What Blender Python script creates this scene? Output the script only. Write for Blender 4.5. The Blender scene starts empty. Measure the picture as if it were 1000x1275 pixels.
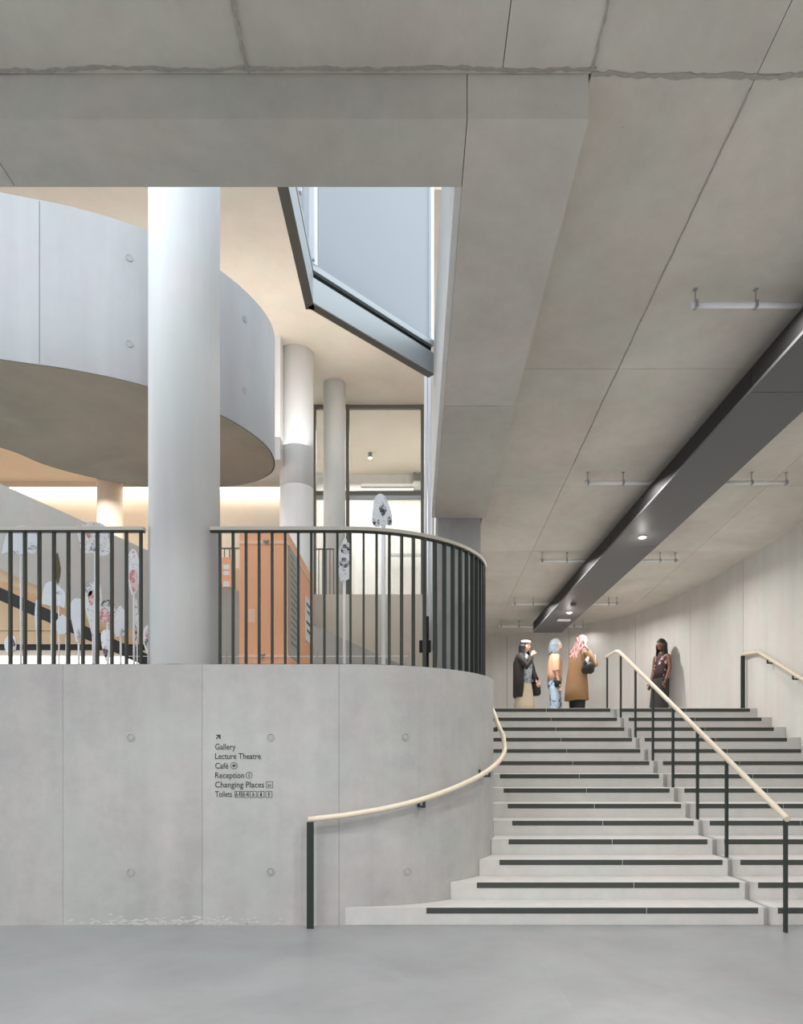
import bpy, math, random
from mathutils import Vector, Matrix
random.seed(7)
PI = math.pi
C = bpy.context.scene.collection

# ------------------------------------------------------------------ camera, world, exposure, large lights
EYE = 1.406            # eye height above the foyer floor
F = 850.0              # focal length in picture widths of 1000
cam_d = bpy.data.cameras.new('camera'); cam = bpy.data.objects.new('camera', cam_d); C.objects.link(cam)
cam.location = (0, 0, EYE); cam.rotation_euler = (PI / 2, 0, 0)
cam_d.sensor_fit = 'HORIZONTAL'; cam_d.sensor_width = 36; cam_d.lens = F / 1000 * 36
cam_d.shift_x = -0.012; cam_d.shift_y = 0.3085      # shift lens: verticals stay vertical
cam_d.clip_start = 0.05; cam_d.clip_end = 200
bpy.context.scene.camera = cam

def lin(v):
    v /= 255.0
    return v / 12.92 if v <= 0.04045 else ((v + 0.055) / 1.055) ** 2.4
def rgb(r, g, b): return (lin(r), lin(g), lin(b), 1)

world = bpy.data.worlds.new('world'); bpy.context.scene.world = world
world.use_nodes = True
wb = world.node_tree.nodes['Background']
wb.inputs[0].default_value = (0.86, 0.93, 1.0, 1); wb.inputs[1].default_value = 2.1

vs = bpy.context.scene.view_settings
vs.view_transform = 'Standard'; vs.look = 'None'; vs.gamma = 1; vs.use_curve_mapping = False
vs.exposure = 0.15
FOYER = 235         # watts of each added foyer spot
TUBE = 25           # watts of each fill lamp added below the unlit tubes

def area(name, loc, rot, sx, sy, power, col):
    d = bpy.data.lights.new(name, 'AREA'); d.shape = 'RECTANGLE'; d.size = sx; d.size_y = sy; d.energy = power; d.color = col
    o = bpy.data.objects.new(name, d); C.objects.link(o); o.location = loc; o.rotation_euler = rot; return o
# unseen lamps added for brightness: foyer spots behind the viewer, gallery and upper-hall fills
def disk_lamp(x, y, z, power, col=(1, 0.97, 0.93)):
    d = bpy.data.lights.new('foyer_fill', 'SPOT'); d.spot_size = math.radians(142); d.spot_blend = 0.2; d.shadow_soft_size = 0.18; d.energy = power; d.color = col
    o = bpy.data.objects.new('foyer_fill', d); C.objects.link(o); o.location = (x, y, z); return o
for lx in (-6.0, -3.0, 0.0, 3.0):                # unseen spots added to light the wall, floor and stairs
    for ly, lz_ in ((1.8, 5.0), (-1.8, 5.2)): disk_lamp(lx, ly, lz_, FOYER * (1.5 if lx == 3.0 else 1.0))
area('gallery_fill', (-5.2, 11.3, 5.9), (0, 0, 0), 3.6, 0.5, 42, (1, 0.90, 0.79))  # unseen warm fill added for the gallery
area('upper_hall_fill', (-2.6, 10.6, 6.75), (PI, 0, 0), 5.0, 2.0, 46, (1, 0.96, 0.91))  # unseen upward fill added to brighten the upper ceiling
area('upper_room_lamp', (-1.0, 15.3, 8.2), (0, 0, 0), 2.5, 2.5, 150, (1, 0.94, 0.87))

# ------------------------------------------------------------------ materials
def new_mat(name):
    m = bpy.data.materials.new(name); m.use_nodes = True
    nt = m.node_tree; b = nt.nodes['Principled BSDF']
    return m, nt, b, nt.nodes, nt.links
def plain(name, col, rough=0.6, metal=0.0, spec=0.5, vary=0.0, scale=8):
    m, nt, b, N, L = new_mat(name)
    b.inputs['Roughness'].default_value = rough; b.inputs['Metallic'].default_value = metal
    b.inputs['Specular IOR Level'].default_value = spec
    if vary:
        t = N.new('ShaderNodeTexCoord'); n = N.new('ShaderNodeTexNoise'); n.inputs['Scale'].default_value = scale; n.inputs['Detail'].default_value = 5
        r = N.new('ShaderNodeMix'); r.data_type = 'RGBA'
        L.new(t.outputs['Object'], n.inputs['Vector']); L.new(n.outputs['Fac'], r.inputs['Factor'])
        r.inputs['A'].default_value = [c * (1 - vary) for c in col[:3]] + [1]; r.inputs['B'].default_value = [min(1, c * (1 + vary)) for c in col[:3]] + [1]
        L.new(r.outputs['Result'], b.inputs['Base Color'])
    else: b.inputs['Base Color'].default_value = col
    return m
def concrete(name, col, col2, rough=0.75, blot=0.55, pits=0.5, streak=0.0, bump=0.08, spec=0.3, rand=0.05):
    """board-cast concrete: broad cloudy mottling, fine grain, a few blow holes, optional vertical streaks"""
    m, nt, b, N, L = new_mat(name)
    b.inputs['Roughness'].default_value = rough; b.inputs['Specular IOR Level'].default_value = spec
    g = N.new('ShaderNodeNewGeometry')
    n1 = N.new('ShaderNodeTexNoise'); n1.inputs['Scale'].default_value = 0.9; n1.inputs['Detail'].default_value = 6; n1.inputs['Roughness'].default_value = 0.62; n1.inputs['Distortion'].default_value = 0.4
    n2 = N.new('ShaderNodeTexNoise'); n2.inputs['Scale'].default_value = 7; n2.inputs['Detail'].default_value = 8; n2.inputs['Roughness'].default_value = 0.7
    n3 = N.new('ShaderNodeTexVoronoi'); n3.inputs['Scale'].default_value = 9
    L.new(g.outputs['Position'], n1.inputs['Vector']); L.new(g.outputs['Position'], n2.inputs['Vector']); L.new(g.outputs['Position'], n3.inputs['Vector'])
    a = N.new('ShaderNodeMath'); a.operation = 'MULTIPLY_ADD'; a.inputs[1].default_value = blot; 
    L.new(n1.outputs['Fac'], a.inputs[0])
    a2 = N.new('ShaderNodeMath'); a2.operation = 'MULTIPLY'; a2.inputs[1].default_value = 1 - blot; L.new(n2.outputs['Fac'], a2.inputs[0]); L.new(a2.outputs[0], a.inputs[2])
    src = a.outputs[0]
    if streak:
        mp = N.new('ShaderNodeMapping'); mp.inputs['Scale'].default_value = (5, 5, 0.35); L.new(g.outputs['Position'], mp.inputs['Vector'])
        n4 = N.new('ShaderNodeTexNoise'); n4.inputs['Scale'].default_value = 1.0; n4.inputs['Detail'].default_value = 5; L.new(mp.outputs[0], n4.inputs['Vector'])
        mx = N.new('ShaderNodeMix'); mx.inputs['Factor'].default_value = streak; L.new(src, mx.inputs['A']); L.new(n4.outputs['Fac'], mx.inputs['B']); src = mx.outputs['Result']
    rp = N.new('ShaderNodeMapRange'); rp.inputs['From Min'].default_value = 0.33; rp.inputs['From Max'].default_value = 0.67; L.new(src, rp.inputs['Value'])
    mc = N.new('ShaderNodeMix'); mc.data_type = 'RGBA'; mc.inputs['A'].default_value = col; mc.inputs['B'].default_value = col2; L.new(rp.outputs[0], mc.inputs['Factor'])
    # faint pink and green drifts of the cement
    n5 = N.new('ShaderNodeTexNoise'); n5.inputs['Scale'].default_value = 1.7; n5.inputs['Detail'].default_value = 3; L.new(g.outputs['Position'], n5.inputs['Vector'])
    tr = N.new('ShaderNodeMapRange'); tr.inputs['From Min'].default_value = 0.38; tr.inputs['From Max'].default_value = 0.62; L.new(n5.outputs['Fac'], tr.inputs['Value'])
    tc = N.new('ShaderNodeMix'); tc.data_type = 'RGBA'; tc.inputs['A'].default_value = (0.965, 1.0, 0.975, 1); tc.inputs['B'].default_value = (1.0, 0.965, 0.955, 1); L.new(tr.outputs[0], tc.inputs['Factor'])
    tm = N.new('ShaderNodeMix'); tm.data_type = 'RGBA'; tm.blend_type = 'MULTIPLY'; tm.inputs['Factor'].default_value = 0.8
    L.new(mc.outputs['Result'], tm.inputs['A']); L.new(tc.outputs['Result'], tm.inputs['B']); mc = tm
    # blow holes
    pt = N.new('ShaderNodeMath'); pt.operation = 'LESS_THAN'; pt.inputs[1].default_value = 0.035; L.new(n3.outputs['Distance'], pt.inputs[0])
    gate = N.new('ShaderNodeMath'); gate.operation = 'GREATER_THAN'; gate.inputs[1].default_value = 0.56; L.new(n1.outputs['Fac'], gate.inputs[0])
    pm = N.new('ShaderNodeMath'); pm.operation = 'MULTIPLY'; L.new(pt.outputs[0], pm.inputs[0]); L.new(gate.outputs[0], pm.inputs[1])
    pv = N.new('ShaderNodeMath'); pv.operation = 'MULTIPLY'; pv.inputs[1].default_value = pits; L.new(pm.outputs[0], pv.inputs[0])
    md = N.new('ShaderNodeMix'); md.data_type = 'RGBA'; md.inputs['B'].default_value = [c * 0.45 for c in col[:3]] + [1]
    L.new(mc.outputs['Result'], md.inputs['A']); L.new(pv.outputs[0], md.inputs['Factor'])
    oi = N.new('ShaderNodeObjectInfo'); hv = N.new('ShaderNodeHueSaturation'); mr = N.new('ShaderNodeMapRange')
    mr.inputs['To Min'].default_value = 1 - rand; mr.inputs['To Max'].default_value = 1 + rand; L.new(oi.outputs['Random'], mr.inputs['Value'])
    L.new(mr.outputs[0], hv.inputs['Value']); L.new(md.outputs['Result'], hv.inputs['Color']); L.new(hv.outputs[0], b.inputs['Base Color'])
    bp = N.new('ShaderNodeBump'); bp.inputs['Strength'].default_value = bump; bp.inputs['Distance'].default_value = 0.01
    L.new(n2.outputs['Fac'], bp.inputs['Height']); L.new(bp.outputs[0], b.inputs['Normal'])
    return m
def glow(name, col, s):
    m, nt, b, N, L = new_mat(name)
    b.inputs['Base Color'].default_value = (0.8, 0.8, 0.8, 1); b.inputs['Emission Color'].default_value = col; b.inputs['Emission Strength'].default_value = s
    return m
def glass(name, tint, body, body_fac, rough=0.0):
    m, nt, b, N, L = new_mat(name)
    out = N['Material Output']; N.remove(b)
    tr = N.new('ShaderNodeBsdfTransparent'); tr.inputs[0].default_value = tint
    gl = N.new('ShaderNodeBsdfGlossy'); gl.inputs['Roughness'].default_value = rough
    di = N.new('ShaderNodeBsdfDiffuse'); di.inputs[0].default_value = body
    fr = N.new('ShaderNodeFresnel'); fr.inputs[0].default_value = 1.5
    m1 = N.new('ShaderNodeMixShader'); m1.inputs[0].default_value = body_fac; L.new(tr.outputs[0], m1.inputs[1]); L.new(di.outputs[0], m1.inputs[2])
    m2 = N.new('ShaderNodeMixShader'); L.new(fr.outputs[0], m2.inputs[0]); L.new(m1.outputs[0], m2.inputs[1]); L.new(gl.outputs[0], m2.inputs[2])
    L.new(m2.outputs[0], out.inputs[0]); return m
def sketch(name, ink, thr=0.56, scale=26, base=(0.82, 0.83, 0.85, 1), tint=None):
    """white card with a loose printed drawing: broken ink contours and hatching"""
    m, nt, b, N, L = new_mat(name); b.inputs['Roughness'].default_value = 0.7
    t = N.new('ShaderNodeTexCoord'); n = N.new('ShaderNodeTexNoise'); n.inputs['Scale'].default_value = scale; n.inputs['Detail'].default_value = 4; n.inputs['Distortion'].default_value = 1.2
    n2 = N.new('ShaderNodeTexNoise'); n2.inputs['Scale'].default_value = scale * 0.28
    L.new(t.outputs['Object'], n.inputs['Vector']); L.new(t.outputs['Object'], n2.inputs['Vector'])
    g1 = N.new('ShaderNodeMath'); g1.operation = 'GREATER_THAN'; g1.inputs[1].default_value = thr; L.new(n.outputs['Fac'], g1.inputs[0])
    g2 = N.new('ShaderNodeMath'); g2.operation = 'GREATER_THAN'; g2.inputs[1].default_value = 0.48; L.new(n2.outputs['Fac'], g2.inputs[0])
    mu = N.new('ShaderNodeMath'); mu.operation = 'MULTIPLY'; L.new(g1.outputs[0], mu.inputs[0]); L.new(g2.outputs[0], mu.inputs[1])
    mx = N.new('ShaderNodeMix'); mx.data_type = 'RGBA'; mx.inputs['A'].default_value = base; mx.inputs['B'].default_value = ink; L.new(mu.outputs[0], mx.inputs['Factor'])
    L.new(mx.outputs['Result'], b.inputs['Base Color']); return m

M = {}
M['ceil'] = concrete('ceiling_concrete', rgb(194, 189, 181), rgb(220, 214, 206), blot=0.7, pits=0.5)
M['beam'] = concrete('beam_concrete', rgb(182, 178, 171), rgb(208, 203, 196), blot=0.7)
M['pod'] = concrete('balcony_face', rgb(178, 178, 180), rgb(193, 193, 194), streak=0.5, pits=0.25)
M['back'] = concrete('curved_wall_concrete', rgb(200, 198, 195), rgb(216, 213, 210), streak=0.5, pits=0.25)
M['wall'] = concrete('wall_concrete', rgb(153, 153, 154), rgb(180, 179, 178), streak=0.25, pits=0.5)
M['pale'] = concrete('pale_concrete', rgb(205, 204, 203), rgb(224, 223, 221), streak=0.5, pits=0.25)
M['stair'] = concrete('stair_concrete', rgb(184, 183, 182), rgb(199, 198, 196), blot=0.4, pits=0.1, bump=0.04, rand=0.015)
M['floor'] = concrete('floor_concrete', rgb(130, 132, 135), rgb(150, 152, 155), rough=0.38, blot=0.8, pits=0.0, bump=0.02, spec=0.5, rand=0.0)
M['column'] = concrete('column_concrete', rgb(226, 226, 227), rgb(238, 238, 238), streak=0.6, pits=0.15, rand=0)
M['warm'] = concrete('warm_plaster', rgb(212, 200, 186), rgb(226, 214, 200), blot=0.8, pits=0.0, bump=0.02, rand=0)
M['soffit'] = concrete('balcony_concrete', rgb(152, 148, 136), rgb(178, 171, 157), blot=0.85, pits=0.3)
M['taupe'] = concrete('ramp_concrete', rgb(168, 163, 158), rgb(184, 180, 175), blot=0.7, pits=0.1)
M['seam'] = plain('joint_shadow', rgb(128, 126, 121), 0.9)
M['grout'] = plain('rough_grout', rgb(168, 164, 155), 0.9, vary=0.25, scale=40)
M['dark'] = plain('dark_green_steel', rgb(46, 54, 50), 0.45, 0.3)
M['strip'] = plain('nosing_dark', rgb(58, 62, 58), 0.7, vary=0.12, scale=20)
M['railtop'] = plain('rail_stone', rgb(196, 190, 178), 0.5, vary=0.05)
M['wood'] = plain('pale_timber', rgb(214, 201, 181), 0.45, vary=0.08, scale=14)
M['duct'] = plain('duct_grey', rgb(96, 96, 97), 0.5, 0.0)
M['black'] = plain('black', rgb(18, 18, 19), 0.6)
M['frame'] = plain('taupe_frame', rgb(112, 110, 103), 0.5, 0.2)
M['ring'] = plain('silver_panel', rgb(176, 182, 184), 0.4, 0.3)
M['whitefr'] = plain('white_frame', rgb(222, 224, 228), 0.4)
M['tube'] = plain('rail_tube', rgb(236, 238, 240), 0.4)
M['steel'] = plain('hanger_steel', rgb(158, 158, 155), 0.45, 0.1)
M['orange'] = plain('orange_paint', rgb(250, 184, 142), 0.55, vary=0.03, scale=5)
M['orange2'] = plain('orange_band', rgb(252, 206, 176), 0.5)
M['board'] = plain('grey_board', rgb(168, 170, 166), 0.6)
M['paper'] = plain('white_paper', rgb(236, 238, 240), 0.7)
M['ink'] = plain('ink', rgb(40, 42, 44), 0.7)
M['plywood'] = plain('plywood', rgb(218, 190, 154), 0.55, vary=0.08, scale=4)
M['pole'] = plain('white_pole', rgb(236, 238, 242), 0.4)
M['led'] = glow('cove_led', (1, 0.95, 0.86, 1), 15)
M['floorled'] = glow('floor_light', (1, 0.95, 0.86, 1), 1.4)
M['lamp'] = glow('lamp_lens', (1, 0.97, 0.9, 1), 14)
M['sky_glass'] = glass('rooflight_glass', (0.83, 0.90, 0.94, 1), rgb(192, 200, 207), 0.62)
M['glass'] = glass('clear_glass', (0.93, 0.95, 0.95, 1), rgb(220, 224, 224), 0.06)

# ------------------------------------------------------------------ mesh helpers
class MB:
    def __init__(s): s.v = []; s.f = []
    def add(s, vs, fs):
        o = len(s.v); s.v += [tuple(p) for p in vs]; s.f += [tuple(i + o for i in f) for f in fs]; return s
    def box(s, x0, x1, y0, y1, z0, z1):
        return s.add([(x0, y0, z0), (x1, y0, z0), (x1, y1, z0), (x0, y1, z0), (x0, y0, z1), (x1, y0, z1), (x1, y1, z1), (x0, y1, z1)],
                     [(0, 3, 2, 1), (4, 5, 6, 7), (0, 1, 5, 4), (1, 2, 6, 5), (2, 3, 7, 6), (3, 0, 4, 7)])
    def hexa(s, b, t):       # four bottom, four top points, anticlockwise from above
        return s.add(list(b) + list(t), [(0, 3, 2, 1), (4, 5, 6, 7), (0, 1, 5, 4), (1, 2, 6, 5), (2, 3, 7, 6), (3, 0, 4, 7)])
    def prism(s, pts, z0, z1):
        n = len(pts); zf0 = z0 if callable(z0) else (lambda x, y: z0); zf1 = z1 if callable(z1) else (lambda x, y: z1)
        return s.add([(x, y, zf0(x, y)) for x, y in pts] + [(x, y, zf1(x, y)) for x, y in pts],
                     [tuple(range(n - 1, -1, -1)), tuple(range(n, 2 * n))] + [(i, (i + 1) % n, n + (i + 1) % n, n + i) for i in range(n)])
    def plate(s, pts, y0, y1):   # outline in x,z extruded along y
        n = len(pts)
        return s.add([(x, y0, z) for x, z in pts] + [(x, y1, z) for x, z in pts],
                     [tuple(range(n)), tuple(range(2 * n - 1, n - 1, -1))] + [(i, n + i, n + (i + 1) % n, (i + 1) % n) for i in range(n)])
    def tube(s, path, rad, n=10, flat=1.0):
        path = [Vector(p) for p in path]; R = rad if isinstance(rad, (list, tuple)) else [rad] * len(path)
        o = len(s.v); up = None
        for i, p in enumerate(path):
            d = (path[min(i + 1, len(path) - 1)] - path[max(i - 1, 0)]).normalized()
            if up is None: up = Vector((0, 0, 1)) if abs(d.z) < 0.9 else Vector((0, 1, 0))
            a = d.cross(up).normalized(); bb = a.cross(d).normalized(); up = bb
            for k in range(n):
                t = 2 * PI * k / n; q = p + a * math.cos(t) * R[i] + bb * math.sin(t) * R[i] * flat; s.v.append(tuple(q))
        for i in range(len(path) - 1):
            for k in range(n): s.f.append((o + i * n + k, o + i * n + (k + 1) % n, o + (i + 1) * n + (k + 1) % n, o + (i + 1) * n + k))
        s.f.append(tuple(o + k for k in range(n - 1, -1, -1))); s.f.append(tuple(o + (len(path) - 1) * n + k for k in range(n)))
        return s
    def loft(s, rings, n=16, cap=True):   # rings of (cx, cy, cz, rx, ry [,yaw])
        o = len(s.v)
        for r in rings:
            yaw = r[5] if len(r) > 5 else 0
            for k in range(n):
                t = 2 * PI * k / n; x = math.cos(t) * r[3]; y = math.sin(t) * r[4]
                s.v.append((r[0] + x * math.cos(yaw) - y * math.sin(yaw), r[1] + x * math.sin(yaw) + y * math.cos(yaw), r[2]))
        for i in range(len(rings) - 1):
            for k in range(n): s.f.append((o + i * n + k, o + i * n + (k + 1) % n, o + (i + 1) * n + (k + 1) % n, o + (i + 1) * n + k))
        if cap: s.f.append(tuple(o + k for k in range(n - 1, -1, -1))); s.f.append(tuple(o + (len(rings) - 1) * n + k for k in range(n)))
        return s
def origin(o):
    p = Vector((0, 0, 0))
    while o: p += o.location; o = o.parent
    return p
def obj(name, mb, mat, parent=None, smooth=False, bevel=0, local=False, mesh=None):
    if mesh is None:
        off = Vector((0, 0, 0)) if local or parent is None else origin(parent)
        me = bpy.data.meshes.new(name); me.from_pydata([(x - off.x, y - off.y, z - off.z) for x, y, z in mb.v], [], mb.f); me.update()
        me.materials.append(M[mat] if isinstance(mat, str) else mat)
        if smooth:
            me.polygons.foreach_set('use_smooth', [len(p.vertices) <= 4 for p in me.polygons])
    else: me = mesh
    o = bpy.data.objects.new(name, me); C.objects.link(o); o.parent = parent
    if bevel:
        m = o.modifiers.new('edge', 'BEVEL'); m.width = bevel; m.segments = 2; m.limit_method = 'ANGLE'; m.angle_limit = 0.7
    return o
def tag(o, label, cat, group=None):
    o['label'] = label; o['category'] = cat
    if group: o['group'] = group
    return o
def thing(name, label, cat, loc, group=None):
    o = bpy.data.objects.new(name, None); C.objects.link(o); o.location = loc; o.empty_display_size = 0.1
    return tag(o, label, cat, group)
def struct(o): o['kind'] = 'structure'; return o
def structroot(name, loc=(0, 0, 0)):
    o = bpy.data.objects.new(name, None); C.objects.link(o); o.location = loc; return struct(o)
def copy_tree(o, parent=None):
    c = o.copy(); C.objects.link(c); c.parent = parent
    for ch in o.children: copy_tree(ch, c)
    return c
def P(px, py, D): return Vector(((px - 512) * D / F, D, EYE + (946 - py) * D / F))
def catmull(pts, n=6):
    out = []
    for i in range(len(pts) - 1):
        p0 = Vector(pts[max(i - 1, 0)]); p1 = Vector(pts[i]); p2 = Vector(pts[i + 1]); p3 = Vector(pts[min(i + 2, len(pts) - 1)])
        for k in range(n):
            t = k / n
            out.append(0.5 * ((2 * p1) + (p2 - p0) * t + (2 * p0 - 5 * p1 + 4 * p2 - p3) * t * t + (3 * p1 - p0 - 3 * p2 + p3) * t ** 3))
    out.append(Vector(pts[-1])); return out

# ------------------------------------------------------------------ setting: dimensions
RISE, GO, D1, NST = 0.155, 0.331, 5.80, 14
LAND = RISE * NST                       # 2.17
DTOP = D1 + GO * (NST - 1)              # 10.10 front of the landing
KERB = 2.218
CX, CY, CR = -0.56, 7.22, 1.42          # centre and radius of the rounded corner of the low wall
def czl(D): return EYE + 3.795 - 0.0706 * D          # sloping ceiling underside
def bzl(D): return EYE + 3.563 - 0.0706 * D          # sloping beam underside
def flr(D): return LAND - max(0, D - 10.35) * 0.09   # landing falls away gently behind the top step

# floor (two bays with a joint at x = 0.907)
fl = structroot('floor')
obj('floor_bay', MB().box(-14, 0.904, -12, 6.6, -0.3, 0), 'floor', fl)
obj('floor_bay', MB().box(0.910, 7.0, -12, 6.6, -0.3, 0), 'floor', fl)
obj('joint', MB().box(0.903, 0.911, -12, 6.0, -0.1, -0.001), 'wall', fl)

# upper landing: left deck behind the low wall, right deck sloping towards the back
ld = structroot('floor_landing')
obj('deck', MB().prism([(-14, 6.08), (-0.56, 6.08)] + [(-0.56 + 1.12 * math.sin(t), 7.22 - 1.12 * math.cos(t)) for t in [k * PI / 20 for k in range(1, 11)]] + [(0.56, 8.4), (0.79, 9.4), (0.79, 16.7), (-14, 16.7)], LAND - 0.35, LAND), 'stair', ld)
m_ = MB()
ys = [10.43, 11.5, 13, 14.5, 16.2]
for a, b in zip(ys[:-1], ys[1:]):
    m_.hexa([(0.8, a, flr(a) - .3), (5.5, a, flr(a) - .3), (5.5, b, flr(b) - .3), (0.8, b, flr(b) - .3)], [(0.8, a, flr(a)), (5.5, a, flr(a)), (5.5, b, flr(b)), (0.8, b, flr(b))])
obj('deck', m_, 'stair', ld)

# ceiling: backing slab + cast panels
ce = structroot('ceiling')
def slab(x0, x1, y0, y1, d0, d1, zf=czl):
    return MB().hexa([(x0, y0, zf(y0) + d0), (x1, y0, zf(y0) + d0), (x1, y1, zf(y1) + d0), (x0, y1, zf(y1) + d0)],
                     [(x0, y0, zf(y0) + d1), (x1, y0, zf(y0) + d1), (x1, y1, zf(y1) + d1), (x0, y1, zf(y1) + d1)])
obj('backing_slab', slab(-9, 6.8, -3, 3.53, 0.02, 0.3), 'seam', ce)
obj('backing_slab', slab(0.93, 6.8, 3.53, 16.5, 0.02, 0.3), 'seam', ce)
obj('backing_slab', slab(0.55, 0.93, 8.45, 16.5, 0.02, 0.3), 'seam', ce)
g = 0.0022
def panel(x0, x1, y0, y1): obj('concrete_panel', slab(x0 + g, x1 - g, y0 + g, y1 - g, 0, 0.03), 'ceil', ce)
xs = [-9, -5.9, -3.45, -2.13, -0.84, 0.47, 0.93, 1.79, 4.2, 6.8]
for a, b in zip(xs[:-1], xs[1:]):
    panel(a, b, 0.9, 3.53); panel(a, b, -3, 0.9)
ysr = [3.53, 5.90, 8.05, 10.1, 12.6, 16.5]
for a, b in zip(ysr[:-1], ysr[1:]):
    for x0, x1 in ((0.93, 1.79), (1.79, 4.2), (4.2, 6.8)): panel(x0, x1, a, b)
for a, b in ((9.32, 12.6), (12.6, 16.5)): panel(0.62, 0.93, a, b)
def ragged(path, w, mat='grout', seed=1):
    """ridge of spilled grout along a joint: an irregular thin strip standing slightly proud of the ceiling"""
    r = random.Random(seed); mb = MB(); top = []; bot = []
    (x0, y0), (x1, y1) = path; L_ = math.hypot(x1 - x0, y1 - y0); n = int(L_ / 0.03); nx, ny = -(y1 - y0) / L_, (x1 - x0) / L_
    off = 0; A = []; B = []
    for i in range(n + 1):
        t = i / n; off = off * 0.8 + r.uniform(-1, 1) * w * 0.25; h = w * r.uniform(0.25, 0.75)
        x, y = x0 + (x1 - x0) * t, y0 + (y1 - y0) * t
        A.append((x + nx * (off - h), y + ny * (off - h))); B.append((x + nx * (off + h), y + ny * (off + h)))
    for i in range(n):
        q = [A[i], A[i + 1], B[i + 1], B[i]]
        mb.add([(x, y, czl(y) - 0.006) for x, y in q] + [(x, y, czl(y) + 0.002) for x, y in q], [(0, 1, 2, 3), (0, 4, 5, 1), (2, 6, 7, 3)])
    return obj('grout_ridge', mb, mat, ce)
ragged(((-3.2, 3.505), (0.95, 3.505)), 0.016, seed=2)
ragged(((0.93, 3.53), (3.1, 3.53)), 0.022, seed=3)
ragged(((-0.84, 3.0), (-0.84, 3.5)), 0.020, seed=4)
ragged(((0.93, 3.0), (0.93, 3.5)), 0.012, seed=5)
ragged(((1.79, 3.6), (1.79, 7.5)), 0.007, seed=6)

# ------------------------------------------------------------------ downstand beams round the void
bm_ = thing('concrete_beam', 'wide grey concrete beam turning a corner around the opening overhead', 'beam', (0, 3.53, 0))
obj('beam_segment', MB().hexa([(-9, 3.53, bzl(3.53)), (-2.275, 3.53, bzl(3.53)), (-2.275, 3.917, bzl(3.917)), (-9, 3.917, bzl(3.917))], [(-9, 3.53, 5.5), (-2.275, 3.53, 5.5), (-2.275, 3.917, 5.5), (-9, 3.917, 5.5)]), 'beam', bm_)
obj('beam_segment', MB().hexa([(-2.27, 3.53, bzl(3.53)), (0.288, 3.53, bzl(3.53)), (0.288, 3.917, bzl(3.917)), (-2.27, 3.917, bzl(3.917))], [(-2.27, 3.53, 5.5), (0.288, 3.53, 5.5), (0.288, 3.917, 5.5), (-2.27, 3.917, 5.5)]), 'beam', bm_)
for a, b in ((3.53, 6.05), (6.055, 8.39)):
    obj('beam_segment', slab(0.292, 0.918, a, b, 0, 0.6, bzl), 'beam', bm_)
# pale fascia on the void side of the long beam
obj('fascia', MB().hexa([(0.25, 3.92, bzl(3.92) + .005), (0.291, 3.92, bzl(3.92) + .005), (0.291, 8.39, bzl(8.39) + .005), (0.25, 8.39, bzl(8.39) + .005)],
                        [(0.25, 3.92, bzl(3.92) + 1.53), (0.291, 3.92, bzl(3.92) + 1.53), (0.291, 8.39, bzl(8.39) + 1.53), (0.25, 8.39, bzl(8.39) + 1.53)]), 'pale', bm_)
# pier carrying the far end of the beam
pr = MB().box(0.33, 0.855, 8.395, 9.3, LAND, bzl(8.45) + 0.3)
tag(obj('concrete_pier', pr, 'wall'), 'square grey concrete pier behind the curved end of the railing', 'pier')

# ------------------------------------------------------------------ low front wall with rounded corner
wf = structroot('wall_front')
def front_panel(x0, x1): obj('concrete_panel', MB().box(x0 + .0013, x1 - .0013, 5.80, 6.06, 0, KERB), 'wall', wf)
for a, b in ((-9, -5.6), (-5.6, -2.96), (-2.96, -1.775), (-1.775, -0.614)): front_panel(a, b)
obj('joint_backing', MB().box(-9, -0.62, 5.815, 6.04, 0, KERB - 0.01), 'seam', wf)
outer = [(-0.6127, 5.80), (CX, 5.80)] + [(CX + CR * math.sin(t), CY - CR * math.cos(t)) for t in [k * PI / 2 / 28 for k in range(1, 29)]] + [(CX + CR, 8.385)]
inner = [(CX + CR - .26, 8.385)] + [(CX + (CR - .26) * math.sin(t), CY - (CR - .26) * math.cos(t)) for t in [k * PI / 2 / 28 for k in range(28, 0, -1)]] + [(CX, 6.06), (-0.6127, 6.06)]
mb = MB(); loop = outer + inner[:]
n = len(outer); assert len(inner) == n
for i in range(n - 1):
    a, b, c, d = outer[i], outer[i + 1], inner[n - 2 - i], inner[n - 1 - i]
    mb.add([(*a, 0), (*b, 0), (*c, 0), (*d, 0), (*a, KERB), (*b, KERB), (*c, KERB), (*d, KERB)], [(4, 5, 6, 7), (0, 1, 5, 4), (2, 3, 7, 6)])
mb.add([(*outer[0], 0), (*outer[0], KERB), (*inner[-1], KERB), (*inner[-1], 0)], [(0, 1, 2, 3)])
mb.add([(*outer[-1], 0), (*outer[-1], KERB), (*inner[0], KERB), (*inner[0], 0)], [(0, 3, 2, 1)])
o = obj('concrete_panel', mb, 'wall', wf)
def tie_hole(x, y, z, parent, r=0.03, nrm=(0, -1, 0), mat='wall', relief=1.0):
    """plugged formwork tie hole: recessed-looking ring and plug"""
    nv = Vector(nrm); a = Vector((-nv.y, nv.x, 0)); c = Vector((x, y, z)); mb = MB(); N_ = 16
    prof = [(1.12, 0.0), (1.10, 0.006 * relief), (0.94, 0.007 * relief), (0.86, 0.001), (0.70, 0.001), (0.62, 0.004 * relief), (0.0, 0.004 * relief)]
    for rr, h in prof:
        for k in range(N_):
            t = 2 * PI * k / N_; mb.v.append(tuple(c + (a * math.cos(t) + Vector((0, 0, 1)) * math.sin(t)) * r * rr + nv * h))
    for i in range(len(prof) - 1):
        for k in range(N_): mb.f.append((i * N_ + k, i * N_ + (k + 1) % N_, (i + 1) * N_ + (k + 1) % N_, (i + 1) * N_ + k))
    return obj('tie_hole', mb, mat, parent)
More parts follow.
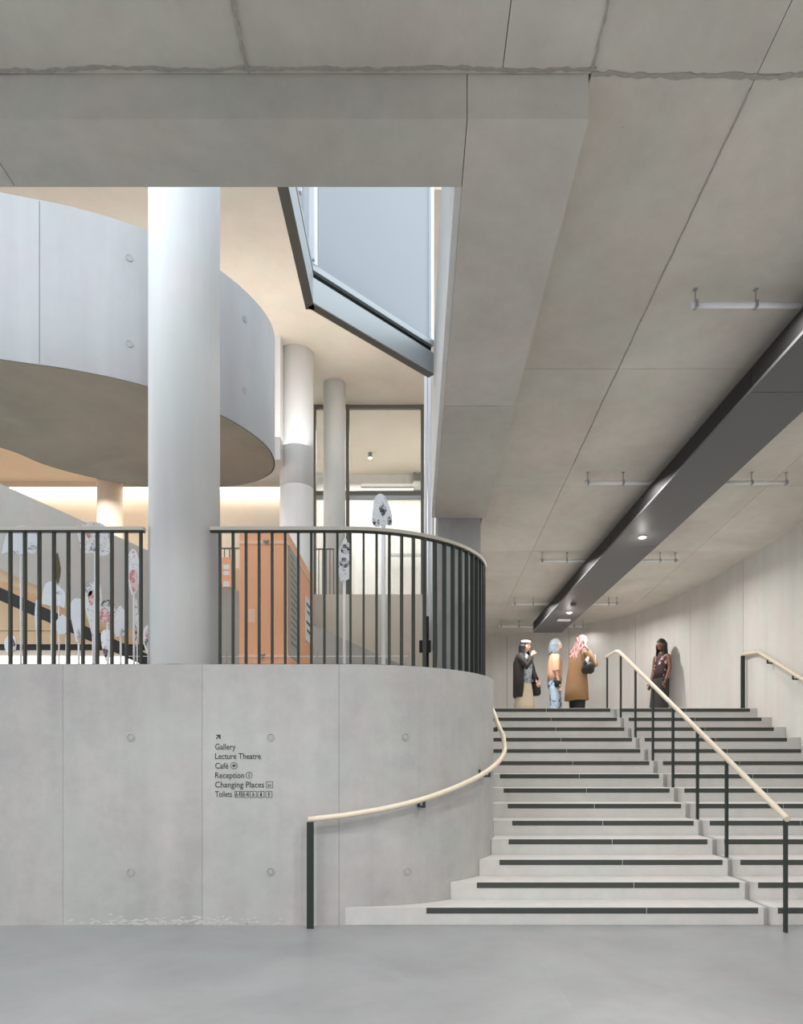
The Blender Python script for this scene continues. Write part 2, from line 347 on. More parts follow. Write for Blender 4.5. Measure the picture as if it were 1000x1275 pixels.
for px, py in ((163, 918), (337, 918), (163, 1086), (337, 1085)):
    p = P(px, py, 5.80); tie_hole(p.x, 5.80, p.z, wf)
for px, py in ((505, 918), (507, 1083)):
    X = (px - 512) * 5.97 / F; th = math.asin((X - CX) / CR); tie_hole(X, CY - CR * math.cos(th), EYE + (946 - py) * 5.97 / F, wf, nrm=(math.sin(th), -math.cos(th), 0))

r_ = random.Random(21); mb = MB()
for i in range(150):                     # rough spalled patches along the foot of the wall
    x = r_.gauss(-2.0, .42); z = abs(r_.gauss(0, .03)) + .006
    if not -2.95 < x < -1.1: continue
    q = [(x + r_.uniform(.4, 1) * .03 * math.cos(a), z + r_.uniform(.4, 1) * .010 * math.sin(a)) for a in [k * PI / 3 for k in range(6)]]
    mb.plate(q[::-1], 5.797 + .0001 * (i % 25), 5.7999)
M['spall'] = plain('spalled_lime', rgb(184, 183, 180), .95, vary=.12, scale=60)
o = obj('spalled_patch', mb, 'spall', wf); o['kind'] = 'stuff'

# ------------------------------------------------------------------ right wall curving round behind the landing
wr = structroot('wall_right')
path = catmull([(5.2, -4, 0), (5.2, 2, 0), (5.2, 6, 0), (5.2, 9.0, 0), (5.1, 10.3, 0), (4.87, 11.9, 0), (4.30, 13.45, 0), (3.2, 14.4, 0), (2.1, 14.95, 0), (0.9, 15.3, 0), (-0.4, 15.5, 0)], 10)
acc = 0; segs = [[path[0]]]
for a, b in zip(path[:-1], path[1:]):
    segs[-1].append(b); acc += (b - a).length
    lim = 2.4 if b.y < 9 else 1.35
    if acc > lim: segs.append([b]); acc = 0
for sg in segs:
    if len(sg) < 2: continue
    mb = MB(); sg = list(sg)
    d0 = (sg[1] - sg[0]).normalized(); d1 = (sg[-1] - sg[-2]).normalized(); sg[0] = sg[0] + d0 * 0.004; sg[-1] = sg[-1] - d1 * 0.004
    nr = []
    for i, p in enumerate(sg):
        d = (sg[min(i + 1, len(sg) - 1)] - sg[max(i - 1, 0)]).normalized(); nr.append(Vector((d.y, -d.x, 0)))
    for i in range(len(sg) - 1):
        p, q = sg[i], sg[i + 1]; p2, q2 = p + nr[i] * .06, q + nr[i + 1] * .06
        mb.hexa([(p.x, p.y, 0), (p2.x, p2.y, 0), (q2.x, q2.y, 0), (q.x, q.y, 0)], [(p.x, p.y, czl(p.y)), (p2.x, p2.y, czl(p.y)), (q2.x, q2.y, czl(q.y)), (q.x, q.y, czl(q.y))])
    obj('concrete_panel', mb, 'back', wr)
mb = MB()
for p, q in zip(path[:-1], path[1:]):
    d = (q - p).normalized(); nn = Vector((d.y, -d.x, 0)); a, b = p + nn * .02, q + nn * .02; a2, b2 = p + nn * .2, q + nn * .2
    mb.hexa([(a.x, a.y, 0), (a2.x, a2.y, 0), (b2.x, b2.y, 0), (b.x, b.y, 0)], [(a.x, a.y, czl(a.y) + .3), (a2.x, a2.y, czl(a.y) + .3), (b2.x, b2.y, czl(b.y) + .3), (b.x, b.y, czl(b.y) + .3)])
obj('joint_backing', mb, 'seam', wr)

# unseen rear wall added behind the viewer, dark to dim the beam face
re_ = structroot('wall_rear')
obj('wall_panel', MB().box(-9, 5.3, -9.2, -9, 0, 5.4), 'duct', re_)
obj('ceiling_slab', MB().box(-9, 6.8, -9.2, -3, 5.30, 5.6), 'beam', re_)

# ------------------------------------------------------------------ staircase
st = thing('staircase', 'broad pale concrete staircase with dark nosing strips between two walls', 'staircase', (2.5, D1, 0))
def wall_x(D):
    if D <= 5.80: return CX
    if D >= CY: return CX + CR
    return CX + math.sqrt(max(0, CR * CR - (D - CY) ** 2))
def strip_x(D):
    r = CR + 0.20
    if D >= CY: return CX + r - 0.005
    return CX + math.sqrt(max(0, r * r - (D - CY) ** 2)) if D > CY - r + 0.02 else CX + 0.1
sl_left = [0.13, 0.59, 0.836, 0.97] + [1.055] * 10
SX0, SX1 = 3.0, 3.05
for k in range(1, NST + 1):
    d0 = D1 + GO * (k - 1); d1 = d0 + GO; z1 = RISE * k; z0 = RISE * (k - 1) - (0.06 if k > 1 else 0)
    left = [(wall_x(d0 + GO * t / 5) - (0.004 if k == 1 and t == 0 else 0.0) + 0.002, d0 + GO * t / 5) for t in range(6)]
    pts = [(SX0, d0), (SX0, d1)] + left[::-1]
    s1 = obj('step', MB().prism([(x, y) for x, y in pts], z0, z1), 'stair', st, bevel=0.004)
    s2 = obj('step', MB().box(SX1, 5.195, d0, d1, z0, z1), 'stair', st, bevel=0.004)
    obj('step_joint', MB().box(SX0 + .0, SX1 - .0, d0 + 0.035, d1 + 0.035, z0, z1 - 0.012), 'wall', st)
    jx = 2.0
    for sp, a, b in ((s1, sl_left[k - 1], jx - .003), (s1, jx + .003, 2.947), (s2, 3.116, 4.061), (s2, 4.067, 5.015)):
        obj('nosing_strip', MB().box(a, b, d0 - 0.003, d0 + 0.004, z1 - 0.055, z1 - 0.006), 'strip', sp)

# central balustrade
cb = thing('stair_balustrade', 'sloping timber handrail on slim dark posts between the two stair flights', 'handrail', (3.05, 5.56, 0))
zr0, zr1 = 0.925, 2.985; da, db = 5.53, 10.0
def rail_z(D): return zr0 + (zr1 - zr0) * (D - da) / (db - da)
obj('handrail', MB().tube([(3.05, da, zr0), (3.05, 7.5, rail_z(7.5)), (3.05, 9.9, rail_z(9.9)), (3.05, 10.03, rail_z(10.02)), (3.05, 10.15, rail_z(10.08) - .005), (3.05, 10.72, rail_z(10.08) - 0.01)], 0.026, 12), 'wood', cb, smooth=True)
for D, zb in ((5.56, 0.0), (6.60, 3 * RISE), (7.27, 5 * RISE), (7.95, 7 * RISE), (8.61, 9 * RISE), (9.28, 11 * RISE), (9.93, 13 * RISE), (10.62, LAND)):
    zt = (rail_z(D) if D < 10.05 else rail_z(10.08)) - 0.018
    w = 0.010
    p = obj('post', MB().box(3.05 - w, 3.05 + w, D - .02, D + .02, zb - (0.0 if D < 5.8 else 0.0), zt), 'dark', cb)

# left handrail curving round the wall
lh = thing('curved_handrail', 'pale timber handrail bending round the rounded concrete wall', 'handrail', (-0.84, 5.68, 0))
RH = CR + 0.115
def lz(s):   # height along arc length from the tangent point
    tb = [(-0.5, 0.905), (-0.28, 0.908), (0.0, 0.945), (0.3, 0.985), (0.71, 1.072), (1.40, 1.27), (2.42, 1.590), (3.4, 1.985), (4.6, 2.54)]
    for (a, za), (b, zb) in zip(tb[:-1], tb[1:]):
        if s <= b: return za + (zb - za) * (s - a) / (b - a)
    return tb[-1][1]
pth = [(-0.855, CY - RH, lz(-.28)), (-0.70, CY - RH, lz(-.14))]
for k in range(0, 31):
    t = k * PI / 2 / 30; pth.append((CX + RH * math.sin(t), CY - RH * math.cos(t), lz(RH * t)))
for y in (7.6, 8.0, 8.5, 9.0, 9.4): pth.append((CX + RH, y, lz(RH * PI / 2 + y - CY)))
zs = [p[2] for p in pth]
for _ in range(4): zs = [zs[0]] + [(zs[i - 1] + zs[i] * 2 + zs[i + 1]) / 4 for i in range(1, len(zs) - 1)] + [zs[-1]]
pth = [(p[0], p[1], z) for p, z in zip(pth, zs)]
obj('handrail', MB().tube(pth, 0.024, 12), 'wood', lh, smooth=True)
obj('post', MB().box(-0.868, -0.812, CY - RH - .012, CY - RH + .012, 0, 0.888), 'dark', lh)
def wall_bracket(th, y=None):
    if y is None: n_ = Vector((math.sin(th), -math.cos(th), 0)); c = Vector((CX, CY, 0)); z = lz(RH * th)
    else: n_ = Vector((1, 0, 0)); c = Vector((CX, y, 0)); z = lz(RH * PI / 2 + y - CY)
    a = c + n_ * CR; b = c + n_ * RH; tt = Vector((-n_.y, n_.x, 0)) * .012
    mb = MB()
    for (p, q, za, zb) in ((a, a + n_ * .012, z - .075, z - .005), (a, b, z - .075, z - .058), (b - n_ * .012, b, z - .06, z - .018)):
        mb.hexa([tuple(p - tt) [:2] + (za,), tuple(q - tt)[:2] + (za,), tuple(q + tt)[:2] + (za,), tuple(p + tt)[:2] + (za,)],
                [tuple(p - tt)[:2] + (zb,), tuple(q - tt)[:2] + (zb,), tuple(q + tt)[:2] + (zb,), tuple(p + tt)[:2] + (zb,)])
    obj('bracket', mb, 'dark', lh)
wall_bracket(math.radians(26)); wall_bracket(math.radians(58)); wall_bracket(0, 7.75); wall_bracket(0, 8.6)

# right handrail on the wall
rh = thing('wall_handrail', 'pale timber handrail bracketed to the right wall beside the steps', 'handrail', (5.08, 10.3, 0))
obj('handrail', MB().tube([(5.04, 10.38, 3.0), (5.08, 10.2, 3.0), (5.09, 10.0, 2.985), (5.09, 8.85, 2.44), (5.09, 5.6, 0.92), (5.09, 5.3, 0.91)], 0.026, 12), 'wood', rh, smooth=True)
obj('post', MB().box(5.0, 5.055, 10.33, 10.36, flr(10.35), 2.98), 'dark', rh)
for y in (9.75, 9.1, 8.2, 7.2, 6.2):
    z = 2.44 + (y - 8.85) * 0.4695
    obj('bracket', MB().box(5.085, 5.2, y - .012, y + .012, z - .085, z - .068).box(5.083, 5.097, y - .012, y + .012, z - .08, z - .02).box(5.188, 5.2, y - .012, y + .012, z - .085, z - .03), 'dark', rh)

# ------------------------------------------------------------------ main railing
RR = 1.32; RT, RB = 3.413, KERB + 0.03
def railing(name, label, pts, ends, bars):
    root = thing(name, label, 'railing', (pts[0][0], pts[0][1], KERB))
    def sweep(w, z0, z1):
        mb = MB(); L_ = []
        for i, p in enumerate(pts):
            a = Vector((*pts[max(i - 1, 0)], 0)); b = Vector((*pts[min(i + 1, len(pts) - 1)], 0)); d = (b - a).normalized(); nn = Vector((d.y, -d.x, 0)) * w; q = Vector((*p, 0))
            L_.append((q + nn, q - nn))
        for (a, b), (c, d) in zip(L_[:-1], L_[1:]):
            mb.hexa([(a.x, a.y, z0), (c.x, c.y, z0), (d.x, d.y, z0), (b.x, b.y, z0)], [(a.x, a.y, z1), (c.x, c.y, z1), (d.x, d.y, z1), (b.x, b.y, z1)])
        return mb
    obj('top_rail', sweep(0.03, RT - 0.030, RT), 'railtop', root)
    obj('rail_flat', sweep(0.020, RT - 0.042, RT - 0.0302), 'dark', root)
    obj('base_flat', sweep(0.022, KERB, KERB + 0.014), 'dark', root)
    protos = {}
    for (x, y, ang, w) in bars:
        if w not in protos:
            me = bpy.data.meshes.new('baluster'); mb = MB().box(-w / 2, w / 2, -.019, .019, 0, RT - .042 - KERB - .014)
            me.from_pydata(mb.v, [], mb.f); me.materials.append(M['dark']); protos[w] = me
        o = bpy.data.objects.new('baluster', protos[w]); C.objects.link(o); o.parent = root
        o.location = (x - pts[0][0], y - pts[0][1], 0.014); o.rotation_euler = (0, 0, ang)
    return root
bars = [(-3.463 + 0.1253 * i, 5.9, 0, 0.018) for i in range(10)]
bars += [(-3.463 - 0.1253 * i, 5.9, 0, 0.018) for i in range(1, 12)]
railing('steel_railing', 'railing of dark vertical bars left of the big round column', [(-4.95, 5.9), (-2.305, 5.9)], None, bars)
pts = [(-1.735, 5.9), (CX, 5.9)] + [(CX + RR * math.sin(t), CY - RR * math.cos(t)) for t in [k * PI / 2 / 24 for k in range(1, 25)]] + [(CX + RR, 8.375)]
bars = []; sp = 0.1128; x = -1.652
while x < CX: bars.append((x, 5.9, 0, 0.018)); x += sp
s = x - CX
while s < RR * PI / 2: t = s / RR; bars.append((CX + RR * math.sin(t), CY - RR * math.cos(t), t, 0.018)); s += sp
y = CY + s - RR * PI / 2
while y < 8.4: bars.append((CX + RR, y, PI / 2, 0.018)); y += sp
railing('steel_railing', 'railing of dark vertical bars sweeping round the curved wall corner', pts, None, bars)

# ------------------------------------------------------------------ columns
def column(x, y, r, z0, z1, label, joints=(), flare=None, mat='column'):
    o = thing('round_column', label, 'column', (x, y, z0))
    zs = [z0] + list(joints) + [z1]
    for a, b in zip(zs[:-1], zs[1:]):
        prof = [(a + .003, r), (b - .003 if b != z1 else b, r)]
        if flare and b == z1: prof = [(a + .003, r), (b - 1.5, r), (b - 1.0, r + .03), (b - .55, r + .12), (b - .2, r + .27), (b, r + .5)]
        obj('shaft', MB().loft([(x, y, z, q, q) for z, q in prof], 48), mat, o, smooth=True)
    return o
column(-2.024, 6.10, 0.305, KERB, 9.6, 'thick pale concrete column standing between the two railings')
column((369.5 - 512) * 11.8 / F, 11.8, 0.288, LAND, 8.42, 'tall pale concrete column behind the orange cabinet', joints=(EYE + 346 * 11.5 / F,), mat='column')
column((416.5 - 512) * 12.75 / F, 12.75, 0.205, 4.32, 8.42, 'slim pale column in front of the upper glazing')
column((137 - 512) * 11.95 / F, 11.95, 0.212, LAND, EYE + 4.95, 'short beige column in front of the lit wall', mat='warm')

# ------------------------------------------------------------------ curved balcony (rounded tongue)
zb0, zb1 = EYE + 3.6, EYE + 5.1
near = [(-9.0, 5.05), (-6.5, 5.30), (-5.0, 5.72)]
for px, py in ((0, 447), (95, 461), (187, 482), (272, 515), (322, 546), (341, 570), (337, 590), (305, 603), (255, 607), (187, 606.5), (130, 598), (60, 580), (0, 557)):
    D = F * 3.6 / (946 - py); near.append(((px - 512) * D / F, D))
near += [(-5.6, 7.15), (-7, 6.6), (-9, 6.35)]
ol = [(p.x, p.y) for p in catmull([(x, y, 0) for x, y in near], 7)]
bal = thing('curved_balcony', 'white curved concrete balcony with rounded end above the gallery', 'balcony', (-3.5, 7, zb0))
n = len(ol); inn = []
for i in range(n):
    a = Vector((*ol[max(i - 1, 0)], 0)); b = Vector((*ol[min(i + 1, n - 1)], 0)); d = (b - a).normalized(); inn.append((ol[i][0] - d.y * .14, ol[i][1] + d.x * .14))
mb = MB()
for i in range(n - 1):
    a, b, c, d = ol[i], ol[i + 1], inn[i + 1], inn[i]
    mb.add([(*a, zb0), (*b, zb0), (*c, zb0 + .3), (*d, zb0 + .3), (*a, zb1), (*b, zb1), (*c, zb1), (*d, zb1)], [(0, 1, 5, 4), (4, 5, 6, 7), (2, 3, 7, 6)])
obj('parapet', mb, 'pod', bal, smooth=True)
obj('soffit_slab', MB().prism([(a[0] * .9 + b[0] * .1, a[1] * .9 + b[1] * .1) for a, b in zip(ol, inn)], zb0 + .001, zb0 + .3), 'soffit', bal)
for px, py in ((161, 321), (163, 428), (302, 397), (302, 486)):
    # find outline point under this pixel column (near side)
    best = min(range(1, n - 1), key=lambda i: abs(ol[i][0] * F / ol[i][1] + 512 - px) + (100 if i > n * 0.55 else 0))
    a, b = Vector((*ol[best - 1], 0)), Vector((*ol[best + 1], 0)); d = (b - a).normalized()
    D = ol[best][1]; tie_hole(ol[best][0] + d.y * .002, D - d.x * .002, EYE + (946 - py) * D / F, bal, r=0.03, nrm=(d.y, -d.x, 0), mat='pod', relief=0.5)
best = min(range(1, n - 1), key=lambda i: abs(ol[i][0] * F / ol[i][1] + 512 - 52) + (100 if i > n * 0.55 else 0))
qx, qy = ol[best]; obj('joint', MB().box(qx - .003, qx + .003, qy - .001, qy + .05, zb0 + .01, zb1 - .01), 'seam', bal)

# ------------------------------------------------------------------ gallery behind: slab, lit wall, cove
ws = structroot('wall_gallery')
obj('wall_panel', MB().box(-14, -2.1, 12.5, 12.7, LAND, 6.4), 'warm', ws)
obj('slab_edge', MB().box(-14, -3.0, 10.4, 12.7, EYE + 4.97, EYE + 5.3), 'warm', ws)
obj('slab_edge', MB().box(-3.0, -2.167, 11.3, 12.7, EYE + 4.97, 8.42), 'pale', ws)
obj('cove_lip', MB().box(-14, -2.17, 12.20, 12.24, EYE + 4.88, EYE + 4.97), 'warm', ws)
lamp = obj('cove_light', MB().box(-14, -2.2, 12.36, 12.42, EYE + 4.935, EYE + 4.965), 'led')
tag(lamp, 'warm strip of cove light along the top of the gallery wall', 'light')
uc = structroot('ceiling_upper')
obj('plaster', MB().box(-14, 0.25, 8.3, 17.6, 8.42, 8.7), 'warm', uc)
obj('plaster', MB().box(0.25, 1.2, 8.4, 17.6, 8.42, 8.7), 'warm', uc)
uw = structroot('wall_upper')
obj('plaster', MB().box(-4.0, 0.6, 16.8, 17.0, LAND, 8.42), 'pale', uw)
obj('plaster', MB().box(0.6, 0.78, 9.32, 16.8, LAND, 8.42), 'pale', uw)
obj('plaster', MB().box(-14, -4, 14.8, 15, 6.3, 8.42), 'warm', uw)

# balcony front under the glazing + its thin railing
bz = EYE + (946 - 740) * 12.0 / F
ug = thing('upper_balcony', 'beige balcony front carrying a thin railing below the upper glazing', 'balcony', (-1, 12, LAND))
obj('front', MB().box(-2.09, 0.59, 12.0, 12.2, LAND, bz), 'warm', ug)
obj('deck', MB().box(-2.09, 0.59, 12.2, 16.79, bz - .3, bz - .02), 'warm', ug)
def thin_railing(x0, x1, D, z0, z1, label, nb):
    t = thing('thin_railing', label, 'railing', ((x0 + x1) / 2, D, z0))
    obj('top_bar', MB().box(x0, x1, D - .012, D + .012, z1 - .02, z1), 'frame', t)
    for i in range(nb):
        x = x0 + .012 + (x1 - x0 - .024) * i / (nb - 1); obj('baluster', MB().box(x - .007, x + .007, D - .01, D + .01, z0, z1 - .02), 'frame', t)
thin_railing((391 - 512) * 12 / F, (416 - 512) * 12 / F, 12.05, bz, EYE + (946 - 683) * 12.05 / F, 'thin grey railing on the beige balcony front beside the orange cabinet', 6)
zq = EYE + (946 - 737) * 11 / F
thin_railing((272 - 512) * 11 / F, (300 - 512) * 11 / F, 11.0, EYE + (946 - 748) * 11 / F, EYE + (946 - 682) * 11 / F, 'thin grey railing behind the orange and white poster', 5)
# glazed screen
gz = structroot('window_1')
DG = 13.5 * 1.0
DG = F * (8.42 - EYE) / (946 - 505)
def gx(px): return (px - 512) * DG / F
def gzv(py): return EYE + (946 - py) * DG / F
for a, b in ((386, 393.5), (431, 435), (524, 528)): obj('window_frame', MB().box(gx(a), gx(b), DG - .04, DG + .06, bz - .02, 8.42), 'frame', gz)
for x0, x1 in ((393.5, 431), (435, 524)):
    for y0, y1 in ((505, 509), (612, 617)):
        obj('window_frame', MB().box(gx(x0), gx(x1), DG - .03, DG + .05, gzv(y1), gzv(y0)), 'frame', gz)
    obj('window_frame', MB().box(gx(x0), gx(x1), DG - .02, DG + .03, gzv(622), gzv(617)), 'ring', gz)
    obj('pane', MB().box(gx(x0), gx(x1), DG, DG + .012, gzv(612), gzv(509)), 'glass', gz)
    obj('pane', MB().box(gx(x0), gx(x1), DG, DG + .012, bz, gzv(622)), 'glass', gz)
# things in the room behind the glazing
w2 = structroot('window_2'); D = 16.7
for a, b, c, d in ((514.5, 517, 541, 600), (514.5, 524, 541, 543.5), (522, 524, 541, 600)):
    p = P(a, d, D); q = P(b, c, D); obj('window_frame', MB().box(p.x, q.x, D - .05, D + .1, p.z, q.z), 'frame', w2)
p = P(517, 600, D); q = P(522, 543, D); obj('pane', MB().box(p.x, q.x, D, D + .03, p.z, q.z), 'glass', w2)
p = P(514, 612, D); q = P(524, 600, D); obj('sill', MB().box(p.x, q.x, D - .1, D + .1, p.z, q.z), 'frame', w2)
p = P(450, 612, 16.6); q = P(515, 607.5, 16.6)
sh = thing('light_trough', 'long grey light trough on the far wall behind the glazing', 'light', (p.x, 16.6, p.z))
obj('housing', MB().box(p.x, q.x, 16.45, 16.79, q.z - .03, q.z + .04), 'frame', sh); obj('diffuser', MB().box(p.x, q.x, 16.5, 16.79, q.z - .09, q.z - .031), 'whitefr', sh)
p = P(484, 694, 16.6); q = P(526, 690.5, 16.6)
obj('glass_rail', MB().box(p.x, q.x, 16.5, 16.56, p.z, q.z), 'ring', gz)
def pendant(px, y0, y1, D, label, r=.045):
    a = P(px, y0, D); b = P(px, y1, D)
    t = thing('cylinder_downlight', label, 'light', (a.x, D, b.z), None)
    obj('housing', MB().loft([(a.x, D, b.z, r, r), (a.x, D, a.z, r, r)], 20), 'black' if D < 14 else 'frame', t, smooth=True)
    obj('stem', MB().loft([(a.x, D, a.z, .008, .008), (a.x, D, 8.42, .008, .008)], 8), 'whitefr', t)
    obj('lens', MB().loft([(a.x, D, b.z - .012, r * .8, r * .8), (a.x, D, b.z, r * .85, r * .85)], 20), 'lamp', t)
pendant(399, 407, 424, 12.9, 'black cylinder downlight under the beige upper ceiling')
pendant(461, 559, 570, 15.6, 'small grey cylinder downlight behind the glass screen')

# ------------------------------------------------------------------ glazed light well (ring of beams, glass above)
lw = thing('glazed_light_well', 'angular glazed light well with silver edge beam hanging in the opening', 'light well', (-0.3, 6, 5.6))
zL0, zL1 = EYE + 4.20, EYE + 4.52
A0, A1, A2 = Vector((-0.9, 3.95, 0)), Vector((-0.9, 6.27, 0)), Vector((0.245, 7.43, 0))
def wallbox(a, b, off0, off1, z0, z1):   # vertical plate along a-b; offsets to the outer side (left of travel = away from the well)
    d = (b - a).normalized(); nn = Vector((-d.y, d.x, 0)); p, q, r, s_ = a + nn * off0, b + nn * off0, b + nn * off1, a + nn * off1
    return MB().hexa([(p.x, p.y, z0), (q.x, q.y, z0), (r.x, r.y, z0), (s_.x, s_.y, z0)], [(p.x, p.y, z1), (q.x, q.y, z1), (r.x, r.y, z1), (s_.x, s_.y, z1)])
obj('edge_beam', wallbox(A0, A1 + Vector((0, .0, 0)), 0, .075, zL0, zL1 - .06), 'ring', lw)
obj('edge_beam', wallbox(A1, A2, 0, .075, zL0, zL1 - .09), 'ring', lw)
obj('soffit_trim', wallbox(A0, A1 + Vector((0, .08, 0)), -.002, .08, zL0 - .012, zL0 - .001), 'frame', lw)
obj('soffit_trim', wallbox(A1, A2, -.002, .08, zL0 - .012, zL0 - .001), 'frame', lw)
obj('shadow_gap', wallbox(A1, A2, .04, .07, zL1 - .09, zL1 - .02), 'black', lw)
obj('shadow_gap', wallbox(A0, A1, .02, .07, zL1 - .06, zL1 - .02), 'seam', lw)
GT = 8.9
obj('sash', wallbox(A1, A2, .0, .06, zL1 - .02, zL1 + .035), 'ring', lw)
obj('sash', wallbox(A0, A1, .0, .06, zL1 - .02, zL1 + .03), 'ring', lw)
obj('pane', wallbox(A1 + Vector((.06, .06, 0)), A2 - Vector((.03, .03, 0)), .028, .040, zL1 + .035, GT), 'sky_glass', lw)
for y0, y1 in ((3.97, 4.72), (4.76, 5.46), (5.50, 6.2)):
    obj('pane', wallbox(Vector((-.9, y0, 0)), Vector((-.9, y1, 0)), .028, .040, zL1 + .03, GT), 'sky_glass', lw)
for y0 in (4.72, 5.46, 6.2): obj('mullion', wallbox(Vector((-.9, y0, 0)), Vector((-.9, y0 + .04, 0)), -.02, .06, zL1 + .03, GT), 'whitefr', lw)
d = (A2 - A1).normalized()
for t0 in (0.0, (A2 - A1).length - .045): obj('mullion', wallbox(A1 + d * t0, A1 + d * (t0 + .045), -.005, .06, zL1 + .035, GT), 'whitefr', lw)
# white upright frames at the end of the void
uf = thing('white_mullions', 'white upright frame members beside the underside of the long beam', 'frame', (0.2, 8.7, LAND))
for a, b, D in ((528.5, 532, 8.75), (533, 537, 8.7), (537.8, 541, 8.62)):
    p = P(a, 768, D); q = P(b, 470, D); obj('mullion', MB().box(p.x, q.x, D, D + .12, LAND + .62, q.z + .25), 'whitefr', uf)
p = P(528, 830, 8.6); q = P(534, 768, 8.6)
sp_ = thing('black_barrier_post', 'black post with a boxy reader standing behind the railing', 'post', ((p.x + q.x) / 2, 8.6, LAND))
obj('shaft', MB().box(p.x, q.x, 8.56, 8.62, LAND, q.z), 'black', sp_)
a = P(522, 812, 8.5); b = P(536.5, 798, 8.5); obj('reader_box', MB().box(a.x, b.x, 8.44, 8.559, a.z, b.z), 'black', sp_, bevel=.008)

# ------------------------------------------------------------------ long sloping ramp / stair behind the railing
rp = thing('sloping_ramp', 'long solid grey ramp parapet descending to the right behind the railing', 'ramp', (-3, 10.5, LAND))
def rz(x): 
    px = 512 + x * F / 10.5; return EYE + (946 - (602 + .452 * px)) * 10.5 / F
x0, x1 = -9.0, 0.05
def sloped(x0, x1, y0, y1, lo, hi, zmin=None):
    f = (lambda x: rz(x) + lo) if zmin is None else (lambda x: max(zmin, rz(x) + lo))
    return MB().hexa([(x0, y0, f(x0)), (x1, y0, f(x1)), (x1, y1, f(x1)), (x0, y1, f(x0))], [(x0, y0, rz(x0) + hi), (x1, y0, rz(x1) + hi), (x1, y1, rz(x1) + hi), (x0, y1, rz(x0) + hi)])
obj('parapet', sloped(-9, -2.6, 10.5, 10.62, -1.32, 0), 'taupe', rp)
mb = MB().hexa([(-2.6, 10.5, LAND), (0.05, 10.5, LAND), (0.05, 10.62, LAND), (-2.6, 10.62, LAND)], [(-2.6, 10.5, rz(-2.6)), (0.05, 10.5, rz(.05)), (0.05, 10.62, rz(.05)), (-2.6, 10.62, rz(-2.6))])
obj('parapet', mb, 'taupe', rp)
obj('timber_soffit', sloped(-9, -2.8, 10.63, 11.48, -1.48, -1.33), 'plywood', rp)
obj('dark_gap', sloped(-9, -3.2, 10.52, 10.60, -1.80, -1.60), 'black', rp)  # black band painted in for the dark gap below the ramp soffit
pw = structroot('wall_timber'); 
obj('timber_panel', MB().box(-9, -2.75, 11.56, 11.66, LAND + .80, 4.65), 'plywood', pw)
for a, b in ((-9, -5.6), (-5.58, -4.2), (-4.18, -2.75)): obj('timber_panel', MB().box(a, b, 11.50, 11.56, EYE + (946 - 786) * 11.50 / F + .01, EYE + (946 - 745) * 11.50 / F), 'plywood', pw)
for a, b in ((-9, -5.6), (-5.58, -4.2), (-4.18, -2.75)): obj('timber_panel', MB().box(a, b, 11.50, 11.56, EYE + (946 - 802) * 11.50 / F, EYE + (946 - 786) * 11.50 / F), 'plywood', pw)
obj('dark_recess', MB().box(-9, -2.75, 11.52, 11.56, EYE + (946 - 810) * 11.50 / F, EYE + (946 - 802) * 11.50 / F), 'black', pw)
obj('timber_panel', MB().box(-9, -2.75, 11.48, 11.56, EYE + (946 - 817) * 11.50 / F, EYE + (946 - 810) * 11.50 / F), 'warm', pw)
tag(obj('low_light_strip', MB().box(-9, -2.75, 11.46, 11.52, LAND, EYE + (946 - 817.5) * 11.50 / F), 'floorled'), 'glowing low light strip at floor level under the timber wall', 'light')

# ------------------------------------------------------------------ orange cabinet
DO = 7.3
ob = thing('orange_cabinet', 'tall orange painted cabinet standing behind the railing', 'cabinet', ((328 - 512) * DO / F, DO, LAND))
xa, xb = (298 - 512) * DO / F, (358.3 - 512) * DO / F; zt = EYE + (946 - 661) * DO / F; DB = 9.2
obj('body', MB().box(xa, xb, DO, DB, LAND, zt), 'orange', ob, bevel=.006)
for yt, yb in ((673.5, 677.5), (815.5, 818.5)):
    z1, z0 = EYE + (946 - yt) * DO / F, EYE + (946 - yb) * DO / F
    bd = obj('band', MB().box(xa - .004, xb + .006, DO - .008, DO, z0, z1).box(xb, xb + .006, DO, DB, z0, z1), 'orange2', ob)
    mb = MB(); c = P(332 if yt < 700 else 327, (yt + yb) / 2, DO)
    for dx, dz in ((-.025, .01), (0, -.012), (.02, .012), (.012, -.002), (-.01, .004)): mb.box(c.x + dx - .008, c.x + dx + .008, DO - .022, DO - .008, c.z + dz - .014, c.z + dz + .014)
    obj('catch', mb, 'steel', bd)
a = P(308, 775, DO); b = P(318, 758, DO); o = obj('stencil_mark', MB().box(a.x, b.x, DO - .002, DO, a.z, b.z), 'orange2', ob); o['label'] = 'faint stencilled square on the orange front'
dy0, dy1 = DO + .03, 8.0
nb = obj('notice_board', MB().box(xb, xb + .02, dy0, dy1, EYE + 1.12, EYE + 2.30), 'board', ob); nb['label'] = 'grey notice board with rows of small text'
for i in range(14):
    z = EYE + 2.20 - i * .072; w = .5 if i % 4 else .34
    obj('text_line', MB().box(xb + .02, xb + .0215, dy0 + .06, dy0 + .06 + w * (0.9 if i > 2 else .6), z, z + .022), 'frame', nb)
pp = obj('paper_sheet', MB().box(xb, xb + .008, 8.5, 8.98, EYE + 1.5, EYE + 2.05), 'paper', ob); pp['label'] = 'white sheet with black marks'
for z, y, w in ((1.95, 8.56, .30), (1.86, 8.62, .2), (1.72, 8.55, .34), (1.62, 8.6, .25)): obj('ink_mark', MB().box(xb + .008, xb + .0095, y, y + w, EYE + z, EYE + z + .03), 'ink', pp)
